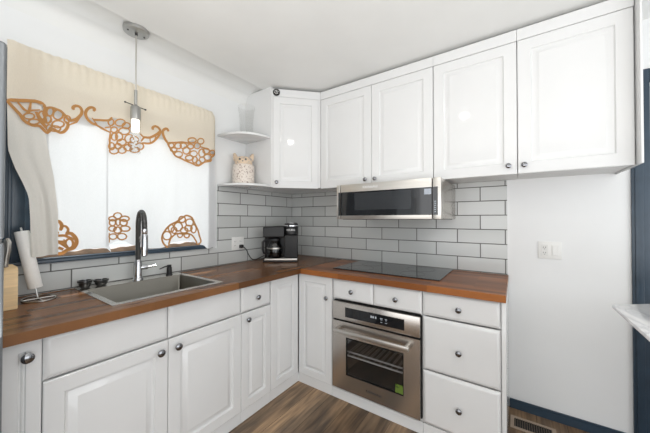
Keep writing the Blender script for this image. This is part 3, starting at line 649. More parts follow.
for z in (1.086, 1.121):
    for dx in (-0.006, 0.006): MB().box(2.2205 + dx - 0.0013, 2.2205 + dx + 0.0013, -0.0089, -0.0086, z - 0.004, z + 0.005).build('slot', M['ink'], r_)
    MB().box(2.2185, 2.2225, -0.0089, -0.0086, z - 0.012, z - 0.008).build('slot', M['ink'], r_)
b_ = bmesh.new(); mb = MB(); mb.box(2.2565, 2.2945, -0.0080, -0.0066, 1.066, 1.141, 0.0006, 1); mb.box(2.2605, 2.2905, -0.0110, -0.0081, 1.071, 1.136, 0.0015, 1); b_.free(); mb.build('rocker_switch', M['plate'], t)

# ------------------------------------------------------------------ things at the left end of the worktop
t = thing('knife_block', 'light wood knife block with one steel-handled knife, beside the fridge', 'knife block', (0.235, -2.146, CT))
mb = MB(); b = bmesh.new()
prof = [(0.150, 0.0), (0.283, 0.0), (0.283, 0.172), (0.262, 0.182), (0.150, 0.182)]
f = b.faces.new([b.verts.new((x, -2.187, CT + 0.0005 + z)) for x, z in prof]); ex = bmesh.ops.extrude_face_region(b, geom=[f])
for v in [g_ for g_ in ex['geom'] if isinstance(g_, bmesh.types.BMVert)]: v.co.y = -2.106
bmesh.ops.recalc_face_normals(b, faces=b.faces[:]); bmesh.ops.bevel(b, geom=b.edges[:], offset=0.002, segments=2, affect='EDGES'); mb.add(b); mb.build('block', M['block'], t)
for y in (-2.166, -2.150): MB().box(0.185, 0.225, y - 0.002, y + 0.002, CT + 0.1790, CT + 0.1832).build('slot', M['dark'], t)
t = thing('knife', 'steel-handled knife standing in the light wood knife block', 'knife', (0.258, -2.132, CT + 0.19))
mb = MB(); b = bmesh.new()
hp = [(-0.013, 0.0), (0.010, 0.0), (0.012, 0.035), (0.016, 0.07), (0.014, 0.105), (0.004, 0.122), (-0.006, 0.118), (-0.012, 0.09), (-0.010, 0.05)]
f = b.faces.new([b.verts.new((0.258 + a * .9, -2.137 + a * 0.6 + z * 0.05, CT + 0.187 + z)) for a, z in hp]); ex = bmesh.ops.extrude_face_region(b, geom=[f])
for v in [g_ for g_ in ex['geom'] if isinstance(g_, bmesh.types.BMVert)]: v.co += Vector((0.008, -0.012, 0))
bmesh.ops.recalc_face_normals(b, faces=b.faces[:]); bmesh.ops.bevel(b, geom=b.edges[:], offset=0.003, segments=2, affect='EDGES'); mb.add(b); mb.build('handle', M['steelh'], t)
MB().lathe([(0.009, 0), (0.0095, 0.004), (0.008, 0.0045), (0, 0.0045)], (0.257, -2.1395, CT + 0.1832), seg=14).build('bolster', M['chrome'], t)

t = thing('paper_towel_holder', 'thin wire paper towel stand with round wire foot, left of the sink', 'paper towel holder', (0.135, -2.02, CT))
mb = MB(); PTc = Vector((0.145, -2.018, CT + 0.0035))
mb.tube([PTc + Vector((0.082 * math.cos(k * PI / 16), 0.058 * math.sin(k * PI / 16), 0)) for k in range(32)], 0.003, 8, closed=True)
mb.tube([PTc + Vector((0.082, 0, 0)), PTc + Vector((-0.082, 0, 0))], 0.0028, 8); mb.tube([PTc + Vector((0, 0.058, 0)), PTc + Vector((0, -0.058, 0))], 0.0028, 8); mb.build('wire_foot', M['wire'], t)
ax0, ax1 = Vector((0.120, -2.018, CT + 0.004)), Vector((0.080, -2.070, 1.245)); ad = (ax1 - ax0).normalized()
MB().tube([ax0, ax0.lerp(ax1, 0.5), ax0 + ad * 0.352], 0.004, 10).build('post', M['wire'], t)
t = thing('paper_towel_roll', 'thin beige-white paper towel roll leaning on the wire stand, behind the curtain corner', 'paper towels', ax0 + ad * 0.045)
mb = MB(); mb.lathe([(0.0075, 0), (0.025, 0), (0.0265, 0.003), (0.0265, 0.282), (0.025, 0.285), (0.0075, 0.285), (0.0075, 0)], ax0 + ad * 0.048, ad, 36, cap=False); mb.build('roll', M['paper'], t)

# embroidery outlines: (closed, half-width, points in the curtain plane as y, z)
M1 = [(0,0.009,[(-2.124,1.865),(-2.111,1.869),(-2.098,1.873),(-2.083,1.877),(-2.066,1.883),(-2.049,1.888),(-2.033,1.893),(-2.021,1.893),(-2.011,1.892),(-2.001,1.891)]),(0,0.0075,[(-2.124,1.863),(-2.12,1.855),(-2.115,1.848),(-2.109,1.84),(-2.1,1.83),(-2.091,1.819),(-2.083,1.809),(-2.078,1.8),(-2.074,1.792),(-2.069,1.784),(-2.061,1.778),(-2.052,1.773),(-2.042,1.77),(-2.033,1.771),(-2.023,1.774),(-2.014,1.773),(-2.006,1.765),(-1.997,1.753),(-1.989,1.742)]),(0,0.0065,[(-2.001,1.891),(-2.0,1.884),(-2.0,1.876),(-1.997,1.872),(-1.99,1.873),(-1.981,1.878),(-1.972,1.881),(-1.961,1.88),(-1.951,1.878),(-1.941,1.875),(-1.933,1.869),(-1.927,1.862),(-1.921,1.855),(-1.917,1.848),(-1.913,1.842),(-1.909,1.837),(-1.906,1.833),(-1.904,1.831),(-1.901,1.829)]),(0,0.0078,[(-1.989,1.742),(-1.983,1.753),(-1.978,1.765),(-1.971,1.772),(-1.961,1.77),(-1.95,1.763),(-1.94,1.759),(-1.933,1.762),(-1.926,1.767),(-1.921,1.775),(-1.915,1.786),(-1.911,1.799),(-1.909,1.81),(-1.911,1.816),(-1.916,1.819),(-1.921,1.823)]),(0,0.0065,[(-2.093,1.869),(-2.07,1.838),(-2.049,1.83)]),(0,0.006,[(-2.047,1.885),(-2.05,1.854),(-2.056,1.828)]),(0,0.0055,[(-2.076,1.802),(-2.05,1.84),(-2.015,1.856)]),(0,0.0112,[(-2.029,1.841),(-2.011,1.802),(-1.993,1.771)]),(0,0.0075,[(-1.997,1.882),(-2.001,1.84),(-1.989,1.793)]),(1,0.0037,[(-2.034,1.817),(-2.036,1.809),(-2.043,1.801),(-2.053,1.797),(-2.062,1.796),(-2.069,1.799),(-2.071,1.806),(-2.069,1.814),(-2.062,1.821),(-2.053,1.826),(-2.043,1.827),(-2.037,1.824)]),(1,0.0037,[(-2.016,1.795),(-2.019,1.788),(-2.026,1.781),(-2.035,1.776),(-2.045,1.775),(-2.052,1.778),(-2.054,1.784),(-2.052,1.791),(-2.045,1.798),(-2.036,1.802),(-2.026,1.803),(-2.019,1.801)]),(1,0.0038,[(-1.995,1.834),(-1.996,1.824),(-2.001,1.815),(-2.007,1.81),(-2.014,1.811),(-2.019,1.817),(-2.02,1.826),(-2.019,1.837),(-2.014,1.846),(-2.008,1.851),(-2.001,1.85),(-1.997,1.844)]),(1,0.005,[(-1.974,1.82),(-1.976,1.809),(-1.981,1.8),(-1.987,1.796),(-1.993,1.797),(-1.998,1.803),(-1.999,1.813),(-1.998,1.823),(-1.993,1.832),(-1.987,1.837),(-1.981,1.836),(-1.976,1.83)]),(1,0.0037,[(-1.971,1.777),(-1.972,1.769),(-1.976,1.762),(-1.982,1.759),(-1.987,1.759),(-1.991,1.764),(-1.993,1.771),(-1.991,1.779),(-1.987,1.786),(-1.982,1.79),(-1.976,1.789),(-1.972,1.785)]),(1,0.005,[(-1.965,1.862),(-1.967,1.85),(-1.972,1.839),(-1.979,1.834),(-1.985,1.835),(-1.99,1.842),(-1.992,1.853),(-1.99,1.865),(-1.986,1.875),(-1.979,1.881),(-1.972,1.88),(-1.967,1.873)]),(1,0.0045,[(-1.929,1.857),(-1.932,1.843),(-1.939,1.832),(-1.948,1.825),(-1.958,1.826),(-1.965,1.833),(-1.968,1.846),(-1.965,1.859),(-1.958,1.871),(-1.949,1.878),(-1.939,1.877),(-1.932,1.87)]),(1,0.0045,[(-1.925,1.808),(-1.928,1.798),(-1.937,1.789),(-1.948,1.783),(-1.96,1.782),(-1.968,1.787),(-1.971,1.795),(-1.968,1.805),(-1.96,1.815),(-1.948,1.821),(-1.937,1.821),(-1.928,1.817)]),(1,0.004,[(-1.938,1.781),(-1.941,1.773),(-1.949,1.765),(-1.959,1.761),(-1.97,1.76),(-1.977,1.763),(-1.98,1.77),(-1.977,1.777),(-1.97,1.785),(-1.96,1.79),(-1.949,1.791),(-1.941,1.787)]),(1,0.004,[(-1.901,1.842),(-1.903,1.832),(-1.907,1.824),(-1.913,1.82),(-1.919,1.821),(-1.924,1.826),(-1.925,1.835),(-1.924,1.844),(-1.919,1.852),(-1.913,1.857),(-1.907,1.856),(-1.903,1.851)]),(0,0.008,[(-1.909,1.829),(-1.9,1.834),(-1.89,1.839),(-1.881,1.845),(-1.873,1.854),(-1.866,1.864),(-1.86,1.874),(-1.856,1.883),(-1.854,1.892),(-1.853,1.901),(-1.855,1.908),(-1.858,1.915),(-1.863,1.92),(-1.868,1.922),(-1.874,1.922),(-1.879,1.921),(-1.884,1.917),(-1.889,1.912),(-1.891,1.907),(-1.891,1.903),(-1.889,1.9),(-1.887,1.896)]),(0,0.006,[(-1.905,1.809),(-1.877,1.833),(-1.856,1.875)])]
M2 = [(0,0.008,[(-1.802,1.917),(-1.8,1.923),(-1.797,1.929),(-1.797,1.933),(-1.8,1.936),(-1.805,1.937),(-1.811,1.936),(-1.817,1.933),(-1.823,1.928),(-1.828,1.921),(-1.833,1.913),(-1.836,1.904),(-1.838,1.895),(-1.837,1.885),(-1.834,1.875),(-1.83,1.866),(-1.824,1.859),(-1.816,1.852),(-1.808,1.847),(-1.8,1.845),(-1.793,1.845),(-1.785,1.845)]),(0,0.007,[(-1.804,1.868),(-1.793,1.871),(-1.783,1.873),(-1.772,1.876),(-1.757,1.879),(-1.742,1.883),(-1.729,1.888),(-1.722,1.894),(-1.718,1.902),(-1.715,1.91)]),(0,0.0078,[(-1.799,1.847),(-1.762,1.831),(-1.724,1.818)]),(0,0.0062,[(-1.808,1.878),(-1.785,1.845)]),(0,0.0075,[(-1.748,1.838),(-1.719,1.852)]),(1,0.0045,[(-1.705,1.883),(-1.707,1.872),(-1.712,1.864),(-1.719,1.859),(-1.726,1.86),(-1.731,1.866),(-1.733,1.875),(-1.731,1.885),(-1.726,1.894),(-1.719,1.898),(-1.712,1.898),(-1.707,1.892)]),(1,0.0045,[(-1.648,1.896),(-1.652,1.884),(-1.661,1.874),(-1.674,1.868),(-1.687,1.867),(-1.696,1.872),(-1.699,1.881),(-1.696,1.893),(-1.687,1.903),(-1.674,1.91),(-1.661,1.911),(-1.652,1.906)]),(1,0.0045,[(-1.688,1.843),(-1.69,1.834),(-1.696,1.826),(-1.704,1.822),(-1.712,1.822),(-1.718,1.826),(-1.72,1.834),(-1.718,1.843),(-1.712,1.851),(-1.704,1.855),(-1.696,1.855),(-1.69,1.85)]),(1,0.0045,[(-1.624,1.85),(-1.628,1.839),(-1.639,1.828),(-1.653,1.822),(-1.667,1.821),(-1.678,1.826),(-1.682,1.835),(-1.678,1.847),(-1.668,1.857),(-1.653,1.864),(-1.639,1.865),(-1.628,1.86)]),(1,0.0045,[(-1.661,1.807),(-1.664,1.793),(-1.67,1.782),(-1.679,1.776),(-1.687,1.778),(-1.694,1.786),(-1.696,1.798),(-1.694,1.812),(-1.688,1.823),(-1.679,1.829),(-1.67,1.828),(-1.664,1.82)]),(1,0.0052,[(-1.642,1.777),(-1.645,1.766),(-1.654,1.757),(-1.666,1.752),(-1.677,1.752),(-1.686,1.757),(-1.689,1.766),(-1.686,1.776),(-1.677,1.785),(-1.666,1.791),(-1.654,1.791),(-1.646,1.786)]),(1,0.0045,[(-1.687,1.801),(-1.689,1.789),(-1.695,1.78),(-1.702,1.775),(-1.71,1.777),(-1.715,1.783),(-1.717,1.793),(-1.715,1.804),(-1.71,1.814),(-1.703,1.818),(-1.695,1.817),(-1.689,1.811)]),(1,0.0045,[(-1.701,1.74),(-1.703,1.729),(-1.708,1.72),(-1.715,1.716),(-1.722,1.717),(-1.727,1.724),(-1.729,1.734),(-1.727,1.745),(-1.722,1.754),(-1.715,1.759),(-1.708,1.757),(-1.703,1.751)]),(1,0.0045,[(-1.681,1.718),(-1.684,1.707),(-1.692,1.699),(-1.703,1.694),(-1.714,1.694),(-1.722,1.7),(-1.725,1.709),(-1.722,1.719),(-1.714,1.727),(-1.703,1.732),(-1.692,1.732),(-1.684,1.727)]),(1,0.0045,[(-1.642,1.729),(-1.645,1.718),(-1.652,1.71),(-1.663,1.705),(-1.673,1.705),(-1.681,1.711),(-1.683,1.72),(-1.681,1.73),(-1.673,1.739),(-1.663,1.744),(-1.653,1.743),(-1.645,1.738)]),(1,0.0045,[(-1.608,1.751),(-1.611,1.741),(-1.62,1.732),(-1.631,1.727),(-1.643,1.727),(-1.652,1.732),(-1.655,1.741),(-1.652,1.752),(-1.643,1.761),(-1.632,1.766),(-1.62,1.766),(-1.611,1.761)]),(1,0.0045,[(-1.669,1.747),(-1.671,1.738),(-1.676,1.73),(-1.683,1.726),(-1.69,1.727),(-1.696,1.733),(-1.698,1.741),(-1.696,1.751),(-1.691,1.758),(-1.684,1.762),(-1.676,1.761),(-1.671,1.756)]),(1,0.0045,[(-1.603,1.809),(-1.606,1.795),(-1.614,1.783),(-1.626,1.777),(-1.638,1.778),(-1.647,1.785),(-1.65,1.798),(-1.647,1.811),(-1.638,1.823),(-1.627,1.829),(-1.615,1.829),(-1.606,1.821)]),(1,0.0045,[(-1.622,1.885),(-1.624,1.875),(-1.632,1.866),(-1.643,1.861),(-1.653,1.86),(-1.661,1.865),(-1.664,1.873),(-1.661,1.883),(-1.654,1.892),(-1.643,1.898),(-1.632,1.898),(-1.625,1.894)]),(0,0.006,[(-1.721,1.828),(-1.725,1.774),(-1.723,1.715)]),(1,0.0045,[(-1.576,1.809),(-1.579,1.797),(-1.588,1.788),(-1.599,1.782),(-1.611,1.782),(-1.619,1.788),(-1.622,1.798),(-1.619,1.809),(-1.611,1.819),(-1.599,1.825),(-1.588,1.825),(-1.579,1.819)]),(1,0.0052,[(-1.544,1.775),(-1.547,1.763),(-1.556,1.753),(-1.568,1.748),(-1.58,1.748),(-1.589,1.754),(-1.592,1.764),(-1.589,1.776),(-1.58,1.785),(-1.568,1.791),(-1.557,1.791),(-1.548,1.785)]),(1,0.0045,[(-1.568,1.747),(-1.572,1.737),(-1.582,1.729),(-1.596,1.724),(-1.61,1.723),(-1.62,1.728),(-1.623,1.736),(-1.62,1.745),(-1.61,1.754),(-1.596,1.759),(-1.582,1.76),(-1.572,1.755)]),(1,0.0053,[(-1.588,1.778),(-1.591,1.768),(-1.599,1.759),(-1.61,1.754),(-1.621,1.754),(-1.629,1.759),(-1.632,1.768),(-1.629,1.778),(-1.621,1.786),(-1.61,1.791),(-1.599,1.792),(-1.591,1.786)]),(0,0.0084,[(-1.566,1.85),(-1.543,1.83),(-1.56,1.803)]),(0,0.0084,[(-1.549,1.834),(-1.535,1.835),(-1.521,1.836),(-1.508,1.84),(-1.494,1.849),(-1.48,1.86),(-1.468,1.871),(-1.459,1.88),(-1.453,1.889),(-1.446,1.897)]),(0,0.0072,[(-1.554,1.795),(-1.538,1.796),(-1.522,1.798),(-1.507,1.802),(-1.494,1.811),(-1.482,1.823),(-1.471,1.837),(-1.46,1.854),(-1.45,1.873),(-1.44,1.892)]),(0,0.006,[(-1.508,1.838),(-1.504,1.806)]),(0,0.007,[(-1.471,1.864),(-1.477,1.836)]),(0,0.0084,[(-1.488,1.896),(-1.49,1.901),(-1.492,1.905),(-1.492,1.91),(-1.488,1.915),(-1.481,1.921),(-1.475,1.924),(-1.467,1.923),(-1.459,1.92),(-1.453,1.915),(-1.448,1.908),(-1.445,1.9),(-1.442,1.892)])]
M3 = [(0,0.0091,[(-1.394,1.909),(-1.396,1.915),(-1.398,1.921),(-1.401,1.925),(-1.406,1.925),(-1.412,1.924),(-1.417,1.92),(-1.423,1.914),(-1.428,1.907),(-1.43,1.898),(-1.429,1.886),(-1.425,1.873),(-1.42,1.86),(-1.414,1.849),(-1.405,1.838),(-1.397,1.827)]),(0,0.007,[(-1.4,1.83),(-1.385,1.833),(-1.37,1.837),(-1.353,1.841),(-1.335,1.847),(-1.316,1.853),(-1.297,1.859),(-1.278,1.861),(-1.258,1.862),(-1.238,1.864)]),(0,0.008,[(-1.16,1.855),(-1.094,1.85),(-1.02,1.865)]),(0,0.0072,[(-1.02,1.865),(-1.015,1.86),(-1.009,1.854),(-1.008,1.847),(-1.013,1.839),(-1.023,1.829),(-1.033,1.818),(-1.045,1.808),(-1.059,1.798),(-1.068,1.788),(-1.068,1.78),(-1.065,1.772),(-1.068,1.764),(-1.084,1.757),(-1.106,1.751),(-1.127,1.743),(-1.144,1.73),(-1.16,1.717),(-1.175,1.708),(-1.191,1.708),(-1.207,1.714),(-1.222,1.719),(-1.238,1.723),(-1.253,1.726),(-1.267,1.73),(-1.28,1.733),(-1.291,1.737),(-1.304,1.741),(-1.318,1.744),(-1.333,1.746),(-1.346,1.751),(-1.354,1.76),(-1.361,1.771),(-1.367,1.782),(-1.374,1.79),(-1.381,1.798),(-1.387,1.805),(-1.392,1.814),(-1.396,1.822),(-1.4,1.83)]),(1,0.0052,[(-1.356,1.821),(-1.358,1.812),(-1.365,1.805),(-1.374,1.801),(-1.382,1.801),(-1.389,1.806),(-1.391,1.814),(-1.389,1.822),(-1.383,1.83),(-1.374,1.834),(-1.365,1.834),(-1.358,1.829)]),(1,0.0052,[(-1.301,1.831),(-1.305,1.82),(-1.313,1.81),(-1.325,1.805),(-1.337,1.805),(-1.346,1.811),(-1.349,1.821),(-1.346,1.832),(-1.337,1.842),(-1.326,1.847),(-1.314,1.847),(-1.305,1.841)]),(1,0.0053,[(-1.261,1.84),(-1.265,1.829),(-1.274,1.82),(-1.286,1.814),(-1.298,1.814),(-1.307,1.82),(-1.311,1.829),(-1.307,1.84),(-1.299,1.849),(-1.286,1.855),(-1.274,1.855),(-1.265,1.85)]),(1,0.0053,[(-1.333,1.796),(-1.336,1.788),(-1.345,1.781),(-1.356,1.777),(-1.368,1.777),(-1.377,1.78),(-1.38,1.786),(-1.377,1.794),(-1.368,1.801),(-1.357,1.805),(-1.345,1.806),(-1.336,1.802)]),(1,0.0053,[(-1.292,1.772),(-1.296,1.761),(-1.307,1.751),(-1.322,1.746),(-1.336,1.746),(-1.347,1.751),(-1.351,1.761),(-1.347,1.772),(-1.336,1.781),(-1.322,1.787),(-1.307,1.787),(-1.296,1.782)]),(1,0.006,[(-1.237,1.811),(-1.241,1.797),(-1.251,1.785),(-1.264,1.779),(-1.277,1.78),(-1.287,1.788),(-1.29,1.8),(-1.287,1.813),(-1.277,1.825),(-1.264,1.831),(-1.251,1.831),(-1.241,1.823)]),(1,0.0052,[(-1.183,1.797),(-1.187,1.785),(-1.197,1.775),(-1.211,1.769),(-1.225,1.77),(-1.235,1.776),(-1.238,1.786),(-1.235,1.798),(-1.225,1.808),(-1.211,1.814),(-1.197,1.814),(-1.187,1.808)]),(1,0.006,[(-1.192,1.897),(-1.196,1.886),(-1.208,1.876),(-1.223,1.87),(-1.238,1.869),(-1.249,1.874),(-1.253,1.882),(-1.249,1.893),(-1.238,1.902),(-1.223,1.908),(-1.208,1.91),(-1.196,1.905)]),(1,0.0053,[(-1.13,1.903),(-1.134,1.892),(-1.143,1.882),(-1.156,1.876),(-1.169,1.876),(-1.178,1.882),(-1.182,1.891),(-1.178,1.903),(-1.169,1.913),(-1.156,1.919),(-1.143,1.919),(-1.134,1.913)]),(1,0.0053,[(-1.16,1.862),(-1.163,1.85),(-1.172,1.84),(-1.184,1.834),(-1.196,1.835),(-1.204,1.841),(-1.207,1.852),(-1.204,1.864),(-1.196,1.874),(-1.184,1.88),(-1.172,1.879),(-1.163,1.873)]),(1,0.006,[(-1.211,1.846),(-1.214,1.836),(-1.223,1.828),(-1.234,1.823),(-1.245,1.823),(-1.254,1.828),(-1.257,1.836),(-1.254,1.845),(-1.246,1.854),(-1.234,1.859),(-1.223,1.859),(-1.214,1.854)]),(1,0.006,[(-1.211,1.762),(-1.215,1.752),(-1.226,1.743),(-1.241,1.738),(-1.256,1.738),(-1.267,1.742),(-1.271,1.751),(-1.267,1.761),(-1.256,1.769),(-1.241,1.775),(-1.226,1.775),(-1.215,1.77)]),(1,0.006,[(-1.183,1.752),(-1.185,1.739),(-1.192,1.729),(-1.201,1.725),(-1.211,1.726),(-1.217,1.734),(-1.22,1.745),(-1.218,1.758),(-1.211,1.768),(-1.202,1.772),(-1.192,1.771),(-1.185,1.763)]),(1,0.006,[(-1.123,1.813),(-1.126,1.796),(-1.135,1.782),(-1.147,1.776),(-1.16,1.778),(-1.168,1.788),(-1.172,1.803),(-1.169,1.82),(-1.16,1.833),(-1.148,1.84),(-1.136,1.838),(-1.126,1.828)]),(1,0.006,[(-1.082,1.838),(-1.086,1.826),(-1.096,1.816),(-1.111,1.81),(-1.125,1.811),(-1.135,1.816),(-1.139,1.826),(-1.135,1.838),(-1.125,1.848),(-1.111,1.854),(-1.096,1.854),(-1.086,1.848)]),(1,0.0052,[(-1.119,1.763),(-1.122,1.751),(-1.131,1.741),(-1.143,1.736),(-1.155,1.737),(-1.164,1.744),(-1.168,1.755),(-1.164,1.767),(-1.156,1.776),(-1.143,1.782),(-1.131,1.781),(-1.122,1.774)]),(1,0.006,[(-1.064,1.793),(-1.068,1.78),(-1.081,1.769),(-1.098,1.763),(-1.114,1.763),(-1.127,1.77),(-1.131,1.78),(-1.127,1.793),(-1.115,1.803),(-1.098,1.81),(-1.081,1.81),(-1.068,1.804)]),(1,0.006,[(-1.029,1.838),(-1.032,1.828),(-1.042,1.819),(-1.055,1.814),(-1.068,1.814),(-1.077,1.819),(-1.081,1.827),(-1.078,1.837),(-1.068,1.845),(-1.055,1.851),(-1.042,1.851),(-1.032,1.846)]),(1,0.006,[(-1.155,1.736),(-1.157,1.726),(-1.164,1.718),(-1.173,1.714),(-1.182,1.715),(-1.189,1.721),(-1.191,1.729),(-1.189,1.739),(-1.182,1.747),(-1.173,1.751),(-1.164,1.75),(-1.157,1.744)])]
B1 = [(0,0.009,[(-1.942,1.298),(-1.938,1.295),(-1.934,1.293),(-1.931,1.29),(-1.927,1.284),(-1.924,1.276),(-1.923,1.268),(-1.924,1.26),(-1.926,1.252),(-1.928,1.244)]),(0,0.0066,[(-1.925,1.266),(-1.919,1.267),(-1.914,1.269),(-1.909,1.268),(-1.904,1.263),(-1.899,1.256),(-1.897,1.249),(-1.898,1.241),(-1.901,1.233),(-1.905,1.225)]),(0,0.0102,[(-1.909,1.228),(-1.9,1.228),(-1.892,1.229),(-1.884,1.227),(-1.877,1.219),(-1.87,1.209),(-1.865,1.198),(-1.863,1.189),(-1.862,1.18),(-1.863,1.171),(-1.866,1.162),(-1.87,1.154),(-1.875,1.147),(-1.883,1.143),(-1.892,1.141),(-1.9,1.139),(-1.907,1.134),(-1.913,1.129),(-1.92,1.124),(-1.926,1.123),(-1.933,1.122),(-1.939,1.121)]),(0,0.008,[(-1.94,1.216),(-1.931,1.217),(-1.921,1.218),(-1.912,1.217),(-1.905,1.214),(-1.899,1.21),(-1.892,1.205),(-1.885,1.201),(-1.879,1.197),(-1.872,1.193)]),(0,0.015,[(-1.94,1.187),(-1.92,1.18),(-1.9,1.152)]),(0,0.015,[(-1.936,1.155),(-1.916,1.143)]),(1,0.006,[(-1.876,1.172),(-1.878,1.159),(-1.884,1.151),(-1.892,1.148),(-1.9,1.152),(-1.906,1.162),(-1.908,1.174),(-1.906,1.186),(-1.9,1.195),(-1.892,1.198),(-1.884,1.194),(-1.878,1.184)]),(0,0.006,[(-1.936,1.239),(-1.94,1.208)]),(0,0.0075,[(-1.916,1.196),(-1.904,1.185)])]
B2 = [(1,0.0045,[(-1.644,1.327),(-1.647,1.318),(-1.655,1.311),(-1.666,1.308),(-1.677,1.311),(-1.685,1.318),(-1.688,1.327),(-1.685,1.336),(-1.677,1.342),(-1.666,1.345),(-1.655,1.343),(-1.647,1.336)]),(1,0.0045,[(-1.674,1.308),(-1.677,1.302),(-1.684,1.297),(-1.694,1.295),(-1.704,1.297),(-1.711,1.302),(-1.714,1.308),(-1.711,1.315),(-1.704,1.32),(-1.694,1.322),(-1.684,1.32),(-1.677,1.315)]),(1,0.0052,[(-1.604,1.309),(-1.608,1.3),(-1.617,1.294),(-1.629,1.292),(-1.641,1.295),(-1.65,1.3),(-1.654,1.308),(-1.65,1.316),(-1.642,1.322),(-1.629,1.325),(-1.617,1.323),(-1.608,1.317)]),(1,0.0045,[(-1.677,1.284),(-1.679,1.274),(-1.685,1.268),(-1.694,1.265),(-1.702,1.268),(-1.709,1.275),(-1.711,1.285),(-1.709,1.294),(-1.703,1.301),(-1.694,1.304),(-1.685,1.301),(-1.679,1.294)]),(1,0.0045,[(-1.651,1.286),(-1.653,1.276),(-1.657,1.269),(-1.663,1.266),(-1.669,1.269),(-1.674,1.276),(-1.675,1.286),(-1.674,1.296),(-1.669,1.303),(-1.664,1.305),(-1.658,1.303),(-1.653,1.296)]),(1,0.0053,[(-1.615,1.284),(-1.617,1.274),(-1.625,1.266),(-1.634,1.264),(-1.644,1.267),(-1.651,1.274),(-1.654,1.284),(-1.651,1.294),(-1.644,1.301),(-1.635,1.304),(-1.625,1.301),(-1.617,1.294)]),(1,0.0045,[(-1.673,1.248),(-1.676,1.24),(-1.684,1.234),(-1.694,1.233),(-1.704,1.235),(-1.711,1.241),(-1.714,1.249),(-1.711,1.256),(-1.704,1.262),(-1.694,1.264),(-1.684,1.262),(-1.676,1.256)]),(1,0.0052,[(-1.599,1.246),(-1.603,1.237),(-1.613,1.231),(-1.626,1.23),(-1.639,1.232),(-1.649,1.239),(-1.653,1.247),(-1.649,1.255),(-1.64,1.261),(-1.626,1.263),(-1.613,1.261),(-1.603,1.254)]),(1,0.0052,[(-1.644,1.238),(-1.647,1.228),(-1.655,1.221),(-1.666,1.219),(-1.676,1.222),(-1.684,1.229),(-1.687,1.239),(-1.684,1.249),(-1.677,1.255),(-1.666,1.258),(-1.655,1.255),(-1.647,1.248)]),(1,0.0045,[(-1.67,1.199),(-1.672,1.191),(-1.68,1.185),(-1.691,1.183),(-1.701,1.186),(-1.709,1.193),(-1.712,1.201),(-1.709,1.209),(-1.702,1.215),(-1.691,1.217),(-1.68,1.214),(-1.672,1.208)]),(1,0.0045,[(-1.617,1.196),(-1.621,1.186),(-1.63,1.18),(-1.642,1.178),(-1.654,1.181),(-1.663,1.189),(-1.666,1.199),(-1.663,1.208),(-1.654,1.215),(-1.642,1.217),(-1.63,1.214),(-1.621,1.206)]),(0,0.0054,[(-1.711,1.225),(-1.71,1.165)])]
